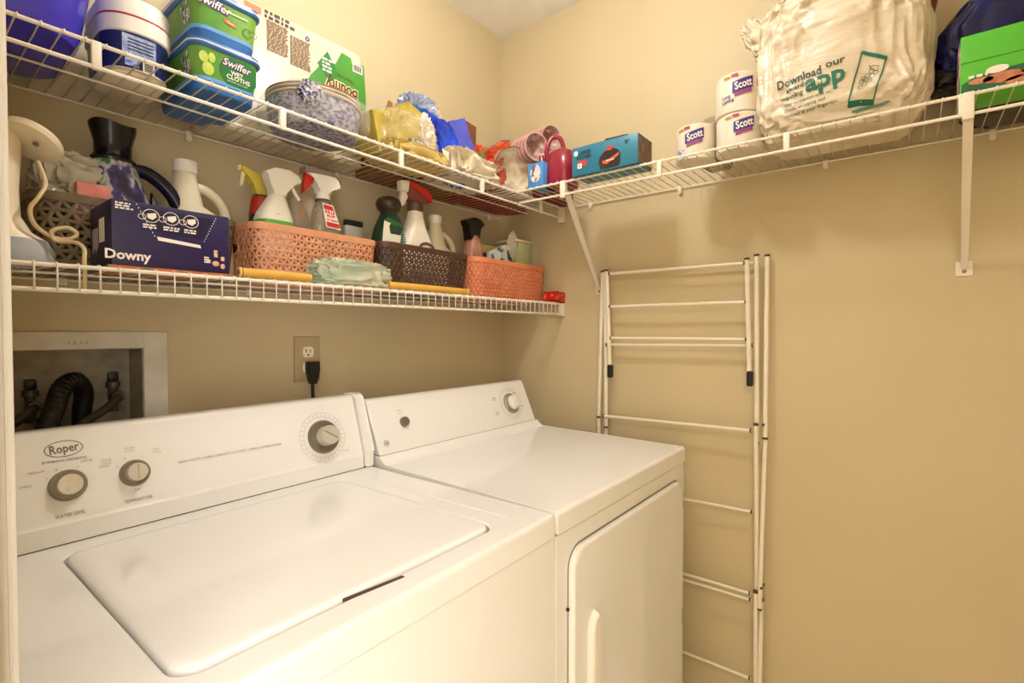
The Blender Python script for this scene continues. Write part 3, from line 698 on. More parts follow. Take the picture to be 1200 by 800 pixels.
part('film_shred', crumple(B(), (-.645, -.232, S2+.050), (.032, .012, .018), .6, 3, 21, 12, .9), mat('shred_print', '#c9bdb6', .4, h2='#4a3560', scale=90, contrast=(.45,.6)), t)
part('film_shred', crumple(B(), (-.612, -.225, S2+.085), (.026, .016, .055), .5, 3, 24, 14, .9), film('shred_cream', '#e9d9bb', .75), t)
t = thing('wipes_pack', 'crumpled bright blue pack with clear film top, right of the yellow sponges', 'pack', (-.50, -.20, S2))
blu = mat('bright_blue_film', '#1f49c8', .22, h2='#1733a0', scale=12, bump=.6, bscale=25, contrast=(.4,.6))
def lean(k):
    def f(w, d): w.x += k*(w.z-S2-.1); return w
    return f
part('pack_body', crumple(B(), (-.513, -.195, S2+.085), (.052, .030, .075), .34, 2.4, 5, 24, .6, shape=lean(-.55)), blu, t)
part('pack_fold', crumple(B(), (-.558, -.190, S2+.150), (.045, .022, .028), .4, 2.6, 15, 18, .6, shape=lean(-.5)), mat('deep_blue_film', '#12309c', .22, h2='#1e6fb0', scale=14, bump=.5, bscale=25), t)
part('pack_end', ybx(B(), (-.440, -.185, S2+.150), (.036, .020, .048), (0, -.45, 0), 6, .12), mat('lilac_blue', '#4a4fb4', .35, h2='#5560c8', scale=10), t)
part('pack_strip', ybx(B(), (-.455, -.212, S2+.102), (.045, .004, .008), (0, .42, 0), 7, .02), mat('lilac_white', '#c9bcc8', .4), t)
part('film_top', crumple(B(), (-.590, -.170, S2+.185), (.048, .030, .034), .5, 3, 19, 22, .7), film('bluish_film', '#a9b2cf', .55), t)
part('film_top', crumple(B(), (-.545, -.150, S2+.205), (.050, .020, .022), .35, 3, 29, 18, .6), film('cream_film', '#e2cfae', .7), t)
# white crumpled bag and the coloured things around
obj('plastic_bag', crumple(B(), (-.440, -.200, S2+.036), (.095, .080, .038), .30, 2.6, 31, 34, .55, zmin=S2+.0008, shape=lambda w, d: Vector((w.x, w.y, w.z+max(0, -.42-w.x)*.14*(1 if d.z > 0 else 0)))), mat('white_film', '#e2d6bf', .3, h2='#d8c9aa', scale=20, bump=.8, bscale=22, bdist=.005), label='flattened white plastic bag lying on the upper shelf near the corner', cat='bag', smooth=60)
def bowl_stack(name, label, c, ax, n, r0, r1, pitch, m, mi, group, depth=.045):
    c, ax = Vector(c), Vector(ax).normalized(); t = thing(name, label, 'bowls' if 'bowl' in name else 'cups', tuple(c), group=group)
    for k in range(n):
        p = c-ax*pitch*k
        prof = [(r0*.98, -depth), (r0, -depth+.001), (r1-.001, -.001), (r1+.0014, 0), (r1+.0014, .0012), (r1-.0012, .0012), (r0-.0015, -depth+.0025), (.001, -depth+.0025)]
        part(name.split('_')[0], lathe(B(), p, prof, 28, ax, True, True), m if k % 2 else (MATS.get(m.name+'_b') or m), t)
    part('inner_face', lathe(B(), c, [(r1-.0018, .0005), (r0-.002, -depth+.004), (.001, -depth+.0042)], 28, ax, False, True), mi, t)
    return t
bM = mat('bowl_edge', '#dcc49c', .4); mat('bowl_edge_b', '#7c4a34', .4)
t = bowl_stack('bowl_stack', 'stack of wrapped bowls lying on its side, with red and green film', (-.250, -.262, S2+.084), (-.42, -.88, -.14), 11, .048, .074, .0078, bM, mat('bowl_foil', '#e6dac0', .22, h2='#b8a184', scale=26, bump=.8, bscale=60), None, .05)
part('printed_film', crumple(B(), (-.300, -.170, S2+.092), (.072, .050, .060), .28, 3, 41, 26, .75, zmin=S2+.002, shape=lambda w, d: w+Vector((-.012, 0, 0))*max(0, -d.x)), mat('red_green_film', '#c43a1e', .3, h2='#7f8a4a', scale=28, bump=.6, bscale=40, contrast=(.52,.62)), t)
part('film_wrap', crumple(B(), (-.232, -.245, S2+.080), (.076, .045, .076), .10, 3, 43, 22, .8, zmin=S2+.001), film('bowl_film', '#f0e4cc', .08), t)
cM = mat('cup_edge', '#cf8f86', .35); mat('cup_edge_b', '#e0c2b4', .35)
ci = mat('cup_inside', '#b58a86', .25, h2='#e2cdbc', scale=50, bump=.6, bscale=50, contrast=(.45,.6))
bowl_stack('cup_stack', 'left one of two wrapped stacks of pinkish cups lying on their sides near the corner', (-.212, -.325, S2+.158), (-.30, -.92, -.08), 9, .030, .045, .010, cM, ci, 'stacks of pinkish cups', .06)
bowl_stack('cup_stack', 'right one of two wrapped stacks of pinkish cups, behind the red watering can', (-.130, -.330, S2+.212), (-.30, -.92, -.08), 9, .028, .040, .010, cM, ci, 'stacks of pinkish cups', .06)
obj('foil_packet', ybx(B(), (-.245, -.190, S2+.172), (.050, .012, .014), (.2, -.55, 0), 3, .2), mat('orange_blue_film', '#dd5a22', .35, h2='#3a3f96', scale=26, contrast=(.5,.56)), label='small orange and blue foil packet lying on top of the wrapped bowls', cat='packet', smooth=60)
obj('carton_under_cups', box(B(), -.190, -.012, -.345, -.290, S2+.001, S2+.126, .002), mat('maroon_card', '#7a2a20', .6), label='dark red carton the wrapped cups rest on, in the corner of the shelf', cat='box').name = 'card_box'
obj('red_net', crumple(B(), (-.205, -.095, S2+.012), (.17, .06, .012), .3, 4, 51, 22, .5, zmin=S2+.0008), mat('red_cloth', '#b02c22', .7, h2='#8f2218', scale=20), label='flat red cloth under the bowls at the back corner of the upper shelf', cat='cloth').name = 'red_cloth'
t = thing('small_carton', 'small light blue carton with a white printed face, left of the red watering can', 'box', (-.25, -.385, S2))
part('box_body', box(B(), -.282, -.20, -.400, -.342, S2+.001, S2+.078, .0015), mat('carton_blue', '#4d8fce', .4), t)
FC = frame((-.2822, -.371, S2+.04), (0,-1,0), (0,0,1))
part('printed_face', join(patch(FC, ell(.0, .004, .020, .028, 20))), mat('carton_white', '#ddd6ce', .5, h2='#6a5a74', scale=70, contrast=(.52,.6)), t)
# watering can
t = thing('watering_can', 'dark red plastic watering can on the right shelf beside the teal box', 'watering can', (-.225, -.445, S2))
redP = mat('can_red', '#8c1a30', .28, coat=.3)
part('body', rbox(B(), -.222, -.432, [(S2+.001, .042, .046, .03), (S2+.004, .045, .049, .036), (S2+.080, .043, .047, .036), (S2+.110, .034, .038, .03), (S2+.120, .020, .022, .019)], seg=6), redP, t)
part('handle', tube(B(), spline([(-.25, -.398, S2+.080), (-.256, -.396, S2+.115), (-.25, -.402, S2+.145), (-.24, -.414, S2+.160), (-.228, -.430, S2+.152), (-.222, -.440, S2+.118)], 6), [.0075]*31, 10), redP, t)
part('spout', tube(B(), spline([(-.245, -.400, S2+.018), (-.255, -.384, S2+.055), (-.255, -.374, S2+.105)], 6), [.014, .0135, .013, .0125, .012, .0115, .011, .0105, .010, .0095, .009, .0085, .008], 12), redP, t)
# trash bag carton
t = thing('bag_carton', 'teal carton with a picture of a tied dark bag, torn open on top', 'box', (-.25, -.61, S2))
teal = mat('carton_teal', '#28708a', .4, h2='#2f7c92', scale=8)
xf = -.300
part('box_body', box(B(), xf, -.206, -.722, -.516, S2+.001, S2+.083, .0015), teal, t)
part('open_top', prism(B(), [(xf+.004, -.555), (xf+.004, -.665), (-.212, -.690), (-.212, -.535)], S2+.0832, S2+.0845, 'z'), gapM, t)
part('flap', prism(B(), [(-.560, S2+.083), (-.700, S2+.083), (-.665, S2+.108), (-.598, S2+.110)], -.246, -.2435, 'x'), mat('flap_maroon', '#4c1a18', .6), t)
FB = frame((xf-.0003, -.516, S2), (0,-1,0), (0,0,1)); G = lambda a,b,h=0: FB(a,b,h+.0007)
part('end_panel', prism(B(), [(xf+.003, S2+.004), (-.209, S2+.004), (-.209, S2+.080), (xf+.003, S2+.080)], -.7225, -.7219, 'y'), mat('carton_end_brown', '#5c5148', .5, h2='#7a5a48', scale=50), t)
part('bag_picture', patch(FB, [(.094, .004), (.088, .025), (.092, .040), (.106, .052), (.120, .056), (.124, .064), (.130, .057), (.148, .050), (.156, .036), (.155, .015), (.150, .004)]), mat('picture_black', '#241814', .5, h2='#3a2620', scale=50), t)
part('bag_tie', join(patch(G, [(.108, .054), (.118, .066), (.124, .060), (.132, .068), (.136, .058), (.126, .052)])), mat('tie_red', '#b0403a', .5), t)
part('picture_ribbon', join(patch(G, [(.100, .020), (.112, .016), (.128, .022), (.150, .034), (.150, .041), (.128, .031), (.112, .025), (.102, .028)])), mat('tie_orange', '#e0603a', .5), t)
part('picture_marks', lines(G, .112, .027, .030, 1, .0035, .01, .0014, 3, .006), paperW, t)
part('name_print', join(text(G, 'LARGE', .0140, .042, .064, 0, bold=.0003, fit=.038), text(G, 'KITCHEN', .0140, .040, .050, 0, bold=.0003, fit=.046)), mat('ink_black', '#241f20', .5), t)
part('round_seal', patch(G, ell(.014, .065, .0065, .0075)), paperW, t)
part('red_tag', patch(G, rect(.022, .026, .050, .042)), mat('tag_red', '#c8383a', .5), t)
part('white_tag', patch(lambda a,b,h=0: G(a,b,h+.0006), rect(.020, .020, .034, .034)), paperW, t)
part('count_print', patch(lambda a,b,h=0: G(a,b,h+.0012), rect(.0255, .0235, .0285, .0310)), inkG, t)
part('top_print', lines(G, .168, .070, .014, 2, .003, .006, seed=2), mat('ink_teal', '#1d5262', .5), t)
FE = frame((xf, -.7226, S2), (1,0,0), (0,0,1))
part('end_seal', join(ringp(FE, .012, .068, .006, .006, .002, 16), ringp(FE, .030, .048, .009, .010, .0035, 18)), mat('seal_orange', '#c07a52', .5), t)
# paper rolls
inkP = mat('logo_purple', '#3c2f78', .5); inkM = mat('logo_magenta', '#8e3f78', .5); gold = mat('flag_gold', '#b08a2c', .5); redF = mat('flag_red', '#b3344a', .5)
def roll(label, cx, cy, z, r, h, a_, dirty=0):
    t = thing('paper_roll', label, 'toilet paper', (cx, cy, z), group='wrapped paper rolls')
    part('wrapper', lathe(B(), (cx, cy, z), [(r*.90, .0), (r*.985, .003), (r, .010), (r, h-.012), (r*.985, h-.004), (r*.90, h), (r*.40, h-.002), (.014, h-.008), (.002, h-.009)], 40), mat('roll_wrap', '#ddd2c0', .4, h2='#d6cab4', scale=16, bump=.3, bscale=40), t)
    F = cylframe((cx, cy, z), r+.0008, a_)
    u = lambda a,b,hh=0: F(a, b, hh)
    def uf(a, b, hh=0): return F(a, b, hh)
    part('logo_back', join(*[patch(uf, [(x0, y0(x0)), (x0+.003, y0(x0+.003)), (x0+.003, y1(x0+.003)), (x0, y1(x0))]) for x0 in [-.021+.003*k for k in range(16)] for y0, y1 in [((lambda x: h*.50+.25*x), (lambda x: h*.78+.25*x))]]), inkP, t)
    G = lambda a,b,hh=0: F(a,b,hh+.0007)
    part('logo_ribbon', join(*[patch(G, [(x0, h*.40+.25*x0), (x0+.003, h*.40+.25*(x0+.003)), (x0+.003, h*.50+.25*(x0+.003)), (x0, h*.50+.25*x0)]) for x0 in [-.016+.003*k for k in range(13)]]), inkM, t)
    part('logo_print', text(lambda a,b,hh=0: F(a,b,hh+.0008), 'Scott', .026, .003, h*.645, 14, bold=.0006, fit=.041, shear=.15), paperW, t)
    part('flags', strips(G, -.042, -.026, h*.84, h*.90, 5), gold, t); part('flags', strips(G, -.024, -.008, h*.86, h*.93, 5), redF, t)
    return t, F, h
# front arc angle: facing -x and a little -y, toward the camera
t, F, h = roll('white wrapped roll with a purple logo, standing alone left of the stacked pair', -.187, -.839, S2+.001, .0515, .094, radians(190))
part('lower_print', strips(lambda a,b,hh=0: F(a,b,hh+.0004), -.044, -.022, .006, .030, 6), mat('blue_scribble', '#8a86b4', .5, h2='#d9d2d6', scale=120, contrast=(.45,.55)), t)
t, F, h = roll('white wrapped roll, the lower of a stack of two, against the shopping bag', -.190, -.952, S2+.001, .0565, .092, radians(200))
t, F, h = roll('white wrapped roll, on top of a stack of two, against the shopping bag', -.188, -.948, S2+.0945, .056, .100, radians(200))
part('slogan', join(text(lambda a,b,hh=0: F(a,b,hh+.0008), 'Long', .0115, -.036, .040, 8, bold=.0003, fit=.020), text(lambda a,b,hh=0: F(a,b,hh+.0008), 'Lasting', .0115, -.032, .029, 8, bold=.0003, fit=.029)), inkP, t)
obj('grey_bag', crumple(B(), (-.12, -.875, S2+.065), (.045, .035, .066), .25, 3, 61, 20, .6, zmin=S2+.001), mat('greyish_film', '#a8987f', .35, h2='#8f8068', scale=30, bump=.6, bscale=40), label='small crumpled greyish bag behind the paper rolls', cat='bag', smooth=60).name = 'crumpled_bag'
# shopping bag
t = thing('shopping_bag', 'full white plastic shopping bag printed with a green telephone and lettering, on the right shelf', 'bag', (-.155, -1.165, S2))
bc = Vector((-.150, -1.166, 1.868))
def bagshape(w, d):
    k = (w.z-S2)/.33
    if k > .62: w.y = bc.y+(w.y-bc.y)*(1-.12*(k-.62)/.38)
    w.y += .02*max(0, k-.5)
    rid = noise.noise(Vector((w.y*9, w.z*14, w.x*9)))
    f = max(0, min(1, (w.z-1.845)/.08))
    cr = 1-abs(noise.noise(Vector((w.y*22+w.z*16, w.z*34, 3.3+w.x*12))))*3.0
    cr2 = 1-abs(noise.noise(Vector((w.y*50+w.z*30, w.z*60, 7.3))))*3.0
    w -= Vector((1, 0, 0))*(-1 if d.x > 0 else 1)*(.006*cr*(.2+.8*f)+.004*cr2*(.3+.7*f))*min(1, abs(d.x)*1.6)
    w += Vector((0, .010*rid, 0))
    q = 1-abs(noise.noise(Vector((w.y*30-w.z*24, (w.y+w.z)*9, 5.1))))*3.2
    w -= Vector((1, 0, 0))*(-1 if d.x > 0 else 1)*.0035*q*min(1, abs(d.x)*1.6)
    # sag at the bottom corners
    if w.z < S2+.05: w.x = bc.x+(w.x-bc.x)*(.86+.14*(w.z-S2)/.05)
    if w.x > -.008: w.x = -.008
    return w
bagM = mat('bag_film', '#dacdb8', .28, h2='#cbbb9e', scale=7, bump=.9, bscale=26, bdist=.005, stretch=(1,1.0,2.2))
bagbm = crumple(B(), tuple(bc), (.120, .164, .178), .07, 1.9, 71, 90, .44, shape=bagshape, zmin=S2+.0012)
from mathutils.bvhtree import BVHTree
bagbm.normal_update(); TREE = BVHTree.FromBMesh(bagbm)
part('bag_body', bagbm, bagM, t, smooth=70)
part('bag_ear', crumple(B(), (-.17, -1.000, 1.985), (.030, .030, .050), .45, 3, 73, 20, .8, shape=lambda w, d: w+Vector((0, .5*(w.z-1.985), 0))), bagM, t, smooth=70)
part('bag_top', crumple(B(), (-.16, -1.20, 2.045), (.060, .10, .05), .35, 3, 77, 26, .7), bagM, t, smooth=70)
part('bag_ear', crumple(B(), (-.19, -1.03, 1.935), (.020, .030, .022), .5, 3, 79, 16, .8), bagM, t, smooth=70)
part('red_print', crumple(B(), (-.262, -1.20, 1.978), (.004, .022, .006), .3, 3, 78, 8, .6), mat('print_red', '#c43a22', .4), t)
part('red_print', crumple(B(), (-.232, -1.004, 1.862), (.003, .003, .010), .3, 3, 80, 8, .6), mat('print_red', '#c43a22', .4), t)
def FBG(a, b, h=0):                                         # print laid onto the bag's side: a along the wall, b height
    y, z = -a, b
    hit = TREE.ray_cast(Vector((-.6, y, z)), Vector((1, 0, 0)))
    x = hit[0].x if hit[0] is not None else -.262
    return Vector((x-.0012-h, y, z))
gI = mat('bag_green_ink', '#1d6b54', .45); dI = mat('bag_dark_ink', '#2c4a40', .45)
def bt_(s, size, x, y, rot, bold=.0003, xs=1, al='CENTER', fit=0): return text(FBG, s, size, x, y, rot, bold=bold, xs=xs, th=.0004, sub=1, align=al, fit=fit)
part('headline', bt_('Download', .026, 1.097, 1.822, 6, .0005, fit=.088), dI, t)
part('headline', bt_('our', .021, 1.1665, 1.835, 6, .0004, fit=.036), dI, t)
part('headline_small', bt_('award', .0150, 1.0895, 1.8035, 6, .0002, fit=.036), dI, t)
part('headline_small', bt_('winning', .0155, 1.083, 1.787, 6, .0002, fit=.046), dI, t)
part('app_word', bt_('app', .053, 1.148, 1.806, 6, .0016, fit=.076), gI, t)
part('small_print', bt_('stay connected with us!', .0098, 1.068, 1.770, 4, 0, 1, 'LEFT', fit=.092), dI, t)
part('small_print', bt_('Deals, shopping and', .0098, 1.068, 1.758, 4, 0, 1, 'LEFT', fit=.080), dI, t)
part('small_print', bt_('reviews at your fingertips.', .0098, 1.068, 1.746, 4, 0, 1, 'LEFT', fit=.104), dI, t)
def ln(pts, w, closed=False):
    bms = []
    pts = [Vector(p) for p in pts]; 
    if closed: pts.append(pts[0])
    dense = []
    for a, b in zip(pts, pts[1:]):
        n = max(1, int((b-a).length/.006)); nn = Vector((-(b-a).y, (b-a).x)).normalized()*w/2; bm = B(); prev = None
        for k in range(n+1):
            p = a.lerp(b, k/n); cur = (bm.verts.new(FBG(p.x+nn.x, p.y+nn.y, .0004)), bm.verts.new(FBG(p.x-nn.x, p.y-nn.y, .0004)))
            if prev: bm.faces.new([prev[0], prev[1], cur[1], cur[0]])
            prev = cur
        bms.append(bm)
    return join(*bms)
phn = [(1.215, 1.842), (1.257, 1.820), (1.233, 1.733), (1.190, 1.738)]
part('telephone_outline', join(ln(phn, .0028, True), ln([(1.216, 1.8395), (1.256, 1.817)], .007), ln([(1.191, 1.742), (1.234, 1.737)], .009)), gI, t)
part('shadow_print', join(*[ln([(1.196+.004*k, 1.722-.0015*k+.006), (1.262-.003*k, 1.724-.001*k+.008)], .004) for k in range(3)]), mat('bag_green_shadow', '#56806c', .5), t)
gr = []
for (a, b) in ((1.212, 1.768), (1.219, 1.775), (1.214, 1.779), (1.222, 1.784), (1.228, 1.780), (1.224, 1.792), (1.232, 1.789), (1.238, 1.794), (1.231, 1.799), (1.218, 1.787)):
    gr.append(ln([(a+.0042*cos(2*pi*k/8), b+.0042*sin(2*pi*k/8)) for k in range(8)], .0008, True))
gr.append(ln([(1.228, 1.803), (1.233, 1.809), (1.244, 1.805), (1.241, 1.797)], .001, True)); gr.append(ln([(1.230, 1.805), (1.227, 1.811)], .0016))
part('grape_drawing', join(*gr), dI, t)
part('lower_print', join(bt_('www.totalwine.com', .0115, 1.155, 1.715, 2, .0002, fit=.10)), dI, t)
# dark red item beside the bag, dark bag, green box
obj('hanging_strap', tube(B(), spline([(-.20, -1.318, 2.06), (-.195, -1.325, 1.98), (-.20, -1.327, 1.94), (-.205, -1.321, 1.91), (-.205, -1.318, 1.896)], 6), [.010]*8+[.0115]*8+[.012]*6+[.008, .005, .003], 10), mat('dark_red_vinyl', '#4a0f18', .25, h2='#6a1a26', scale=60), label='dark red glossy strap hanging down at the right of the shopping bag', cat='strap', smooth=60)
t = thing('dark_bag', 'glossy dark blue and black bag slumped behind the green box at the right end', 'bag', (-.11, -1.45, S2))
dkb = mat('dark_blue_vinyl', '#181c66', .25, h2='#100f2a', scale=5, bump=.3, bscale=20, contrast=(.45,.6))
def dsh(w, d):
    f = max(0, (-1.40-w.y))
    if w.x > -.006: w.x = -.006
    k = max(0, w.z-1.88)
    w.y -= k*.75*(1 if d.y > 0 else .1)
    return w
part('bag_body', crumple(B(), (-.095, -1.488, 1.880), (.088, .150, .095), .07, 2, 83, 30, .5, shape=dsh), dkb, t, smooth=70)
part('bag_hem', crumple(B(), (-.115, -1.372, 1.795), (.03, .040, .020), .3, 3, 85, 16, .5), mat('black_vinyl', '#140d12', .3), t, smooth=70)
part('bag_base', crumple(B(), (-.085, -1.50, S2+.050), (.07, .11, .055), .15, 3, 87, 18, .5, zmin=S2+.001), mat('black_vinyl', '#140d12', .3), t, smooth=70)
t = thing('tissue_carton', 'bright green carton with a nut picture, in front of the dark bag', 'box', (-.22, -1.47, S2))
gB = mat('bright_green_card', '#52b02e', .4, h2='#5ab836', scale=6)
xf = -.262
part('box_body', box(B(), xf, -.176, -1.60, -1.372, S2+.001, S2+.118, .0015), gB, t)
FG = frame((xf-.0003, -1.372, S2), (0,-1,0), (0,0,1)); G = lambda a,b,h=0: FG(a,b,h+.0006)
part('box_crease', patch(FG, [(0, .0655), (.228, .0645), (.228, .0655), (0, .0665)]), mat('crease_green', '#2f7f1c', .5), t)
part('picture_panel', patch(FG, [(.002, .004), (.002, .025), (.020, .034), (.060, .040), (.110, .042), (.228, .044), (.228, .004)]), mat('panel_dark_green', '#1f5a38', .5, h2='#2b6a44', scale=20), t)
part('nut_picture', join(patch(G, ell(.062, .024, .030, .010, 20)), patch(G, ell(.030, .026, .018, .006, 16)), patch(G, ell(.082, .014, .02, .007, 16)), patch(G, ell(.100, .027, .016, .006, 16))), mat('nut_pink', '#c98a68', .5, h2='#a8603e', scale=50), t)
part('badge', patch(lambda a,b,h=0: G(a,b,h+.0006), ell(.052, .041, .016, .007, 20)), paperW, t)
part('brand_print', lines(G, .012, .0385, .030, 1, .005, .01, .0012, 5, .006), paperW, t)
part('end_panel', prism(B(), [(xf+.003, S2+.004), (-.179, S2+.004), (-.179, S2+.114), (xf+.003, S2+.114)], -1.372, -1.3712, 'y'), mat('end_print', '#d2a5a0', .5, h2='#3f7a40', scale=24, contrast=(.5,.58)), t)

# ================================================================ lower shelf
# woven-look baskets with pierced walls
def basket(name_label, x0, x1, y0, y1, z0, h, color, m2, taper=.010, cell=.0165, handle=True, group='woven plastic baskets'):
    cx, cy = (x0+x1)/2, (y0+y1)/2; hx, hy = (x1-x0)/2, (y1-y0)/2
    t = thing('woven_basket', name_label, 'basket', (cx, cy, z0), group=group)
    # perimeter parametrised by arc length
    base = rr(hx-taper, hy-taper, .028, 6); top = rr(hx, hy, .030, 6); n = len(base)
    Ls = [0]
    for i in range(n):
        a, b = base[i], base[(i+1) % n]; Ls.append(Ls[-1]+math.hypot(a[0]-b[0], a[1]-b[1]))
    per = Ls[-1]; nu = int(per/cell); 
    def P(u, v, off=0):
        s = (u % 1)*per; i = 0
        lo_, hi_ = 0, n
        while hi_-lo_ > 1:
            md = (lo_+hi_)//2
            if Ls[md] <= s: lo_ = md
            else: hi_ = md
        i = lo_; f = (s-Ls[i])/max(1e-9, Ls[i+1]-Ls[i]); j = (i+1) % n
        bxp = base[i][0]+(base[j][0]-base[i][0])*f, base[i][1]+(base[j][1]-base[i][1])*f
        tp_ = top[i][0]+(top[j][0]-top[i][0])*f, top[i][1]+(top[j][1]-top[i][1])*f
        x, y = bxp[0]+(tp_[0]-bxp[0])*v, bxp[1]+(tp_[1]-bxp[1])*v
        if off:
            tx, ty = base[j][0]-base[i][0], base[j][1]-base[i][1]; L = math.hypot(tx, ty) or 1
            x += ty/L*off; y -= tx/L*off
        return Vector((cx+x, cy+y, z0+.004+v*(h-.018)))
    nv = max(4, int(round((h-.018)/(cell*.866)))); bm = B(); cache = {}
    def V(i, j, off=0):
        key = (i % nu if True else i, j)
        sh = .5 if j % 2 else 0
        if key not in cache: cache[key] = (((i % nu)+sh)/nu, j/nv)
        return cache[key]
    for j in range(nv):
        for i in range(nu):
            # lattice points
            if j % 2 == 0: tris = [((i, j), (i+1, j), (i, j+1)), ((i+1, j), (i+1, j+1), (i, j+1))]
            else: tris = [((i, j), (i+1, j), (i+1, j+1)), ((i, j), (i+1, j+1), (i, j+1))]
            for tr in tris:
                uv = []
                for (a, b) in tr: uv.append(((a+(.5 if b % 2 else 0))/nu, b/nv, (a+b) % 2))
                cu = sum(p[0] for p in uv)/3; cv = sum(p[1] for p in uv)/3
                O = [P(p[0], p[1], .0012) for p in uv]; k = .46
                I = [P(cu+(p[0]-cu)*k, cv+(p[1]-cv)*k, -.0004) for p in uv]
                ov = [bm.verts.new(p) for p in O]; iv = [bm.verts.new(p) for p in I]
                for q in range(3):
                    bm.faces.new([ov[q], ov[(q+1) % 3], iv[(q+1) % 3], iv[q]])
    bmesh.ops.remove_doubles(bm, verts=bm.verts, dist=1e-5)
    part('woven_wall', bm, color, t, smooth=60, solid=.0014)
    # rim
    rim = B(); zz = z0+h-.014; loops = []
    for (o_, z) in ((-.001, zz-.002), (.0025, zz-.002), (.0035, zz+.009), (.0035, zz+.012), (.001, zz+.014), (-.0025, zz+.013), (-.001, zz-.002)):
        loops.append([(cx+p[0], cy+p[1], z) for p in rr(hx+o_, hy+o_, .031, 6)])
    loft(rim, loops, False, False); part('rim', rim, color, t)
    bb = B(); rbox(bb, cx, cy, [(z0+.0006, hx-taper, hy-taper, .028), (z0+.005, hx-taper+.001, hy-taper+.001, .028)], seg=6); part('base', bb, color, t)
    if handle:
        for sx in (-1,):
            part('handle_ring', join(tube(B(), [(cx+sx*(hx-.002), cy-.0+.020*cos(2*pi*k/20), z0+h*.62+.012*sin(2*pi*k/20)) for k in range(20)], .003, 6, closed=True)), color, t)
            part('handle_gap', prism(B(), [(cy+.017*cos(2*pi*k/16), z0+h*.62+.010*sin(2*pi*k/16)) for k in range(16)], cx+sx*(hx+.0005), cx+sx*(hx-.004), 'x'), m2, t)
    return t
tan = mat('basket_taupe', '#7d6a50', .5, h2='#6d5b44', scale=40)
pink = mat('basket_peach', '#d3946e', .5, h2='#cc8a62', scale=30)
brn = mat('basket_brown', '#54382a', .45, h2='#4a3024', scale=40)
cor = mat('basket_coral', '#de845e', .5, h2='#d67a54', scale=30)
dkin = mat('basket_shadow', '#3a241a', .8)
basket('taupe woven-look basket at the left end of the lower shelf, behind the navy carton', -1.412, -1.080, -.142, -.008, S1, .140, tan, dkin, cell=.021, handle=False)
basket('peach woven-look basket of spray bottles, second basket from the left', -1.076, -.755, -.205, -.012, S1, .134, pink, dkin)
basket('dark brown woven-look basket between the peach and the coral baskets', -.750, -.416, -.216, -.014, S1, .136, brn, dkin)
basket('orange-coral woven-look basket at the right end of the lower shelf', -.408, -.016, -.232, -.014, S1, .134, cor, mat('coral_red', '#d8452a', .5), cell=.0155)
# garment steamer
t = thing('garment_steamer', 'cream handheld garment steamer with a pale blue tank and looped cord, on the lower shelf', 'steamer', (-1.445, -.20, S1))
crm = mat('steamer_cream', '#eadcc2', .35)
part('water_tank', rbox(B(), -1.448, -.200, [(S1+.001, .050, .045, .03), (S1+.006, .053, .048, .034), (S1+.024, .052, .047, .034), (S1+.040, .044, .044, .032)], seg=6), mat('tank_blue', '#8f9fb4', .25, h2='#b4b4b8', scale=16), t)
part('body', rbox(B(), -1.448, -.200, [(S1+.040, .044, .044, .034), (S1+.052, .032, .040, .03, -.006, 0), (S1+.075, .022, .032, .022, -.008, 0), (S1+.12, .019, .026, .019, -.006, 0), (S1+.19, .022, .026, .021, -.004, 0), (S1+.215, .020, .022, .02, .0, 0), (S1+.225, .012, .014, .012, .002, 0)], seg=6), crm, t)
head = part('steam_head', lathe(B(), (-1.425, -.214, S1+.190), [(.030, 0), (.040, .004), (.042, .010), (.038, .017), (.020, .022), (.002, .023)], 28, (.42, .30, .86)), crm, t)
part('screw', lathe(B(), (-1.418, -.232, S1+.189), [(.004, 0), (.004, .003)], 10, (-.42, -.30, -.86)), mat('screw_steel', '#8c8374', .4, metal=.7), head)
part('cord', tube(B(), spline([(-1.415, -.222, S1+.165), (-1.408, -.232, S1+.130), (-1.418, -.245, S1+.105), (-1.428, -.245, S1+.085), (-1.424, -.245, S1+.062), (-1.405, -.245, S1+.046), (-1.385, -.246, S1+.044), (-1.374, -.247, S1+.054), (-1.386, -.247, S1+.062), (-1.404, -.247, S1+.054), (-1.400, -.2475, S1+.040), (-1.378, -.262, S1+.038), (-1.372, -.280, S1+.026), (-1.374, -.289, S1+.010), (-1.374, -.2895, S1-.02), (-1.375, -.2895, S1-.045)], 7), .0030, 8), mat('cord_cream', '#cdb68c', .45), t)
# things in the taupe basket
obj('clear_bag', crumple(B(), (-1.345, -.075, S1+.175), (.050, .035, .042), .35, 3, 91, 24, .6), film('clear_bag_film', '#cfc3a4', .6), label='crumpled clear plastic bag in the taupe basket left of the dark bottle', cat='bag', smooth=60).name = 'plastic_bag'
obj('pink_packet', box(B(), -1.350, -1.300, -.125, -.085, S1+.10, S1+.168, .003), mat('packet_pink', '#c86a5c', .5, h2='#d88a78', scale=40), label='small pink packet sticking out of the taupe basket', cat='packet').name = 'small_packet'
t = thing('detergent_bottle', 'dark purple and green detergent bottle with a black measuring cap, in the taupe basket', 'bottle', (-1.262, -.088, S1+.005))
pM = mat('bottle_print', '#2a2440', .25, h2='#2f6a42', scale=34, stretch=(1,1,.5), contrast=(.42,.64), bump=.1)
nt = pM.node_tree; cr = [n for n in nt.nodes if n.type == 'VALTORGB'][0].color_ramp
e_ = cr.elements.new(.55); e_.color = lin('#b9b3b0'); e_ = cr.elements.new(.50); e_.color = lin('#4c3f74')
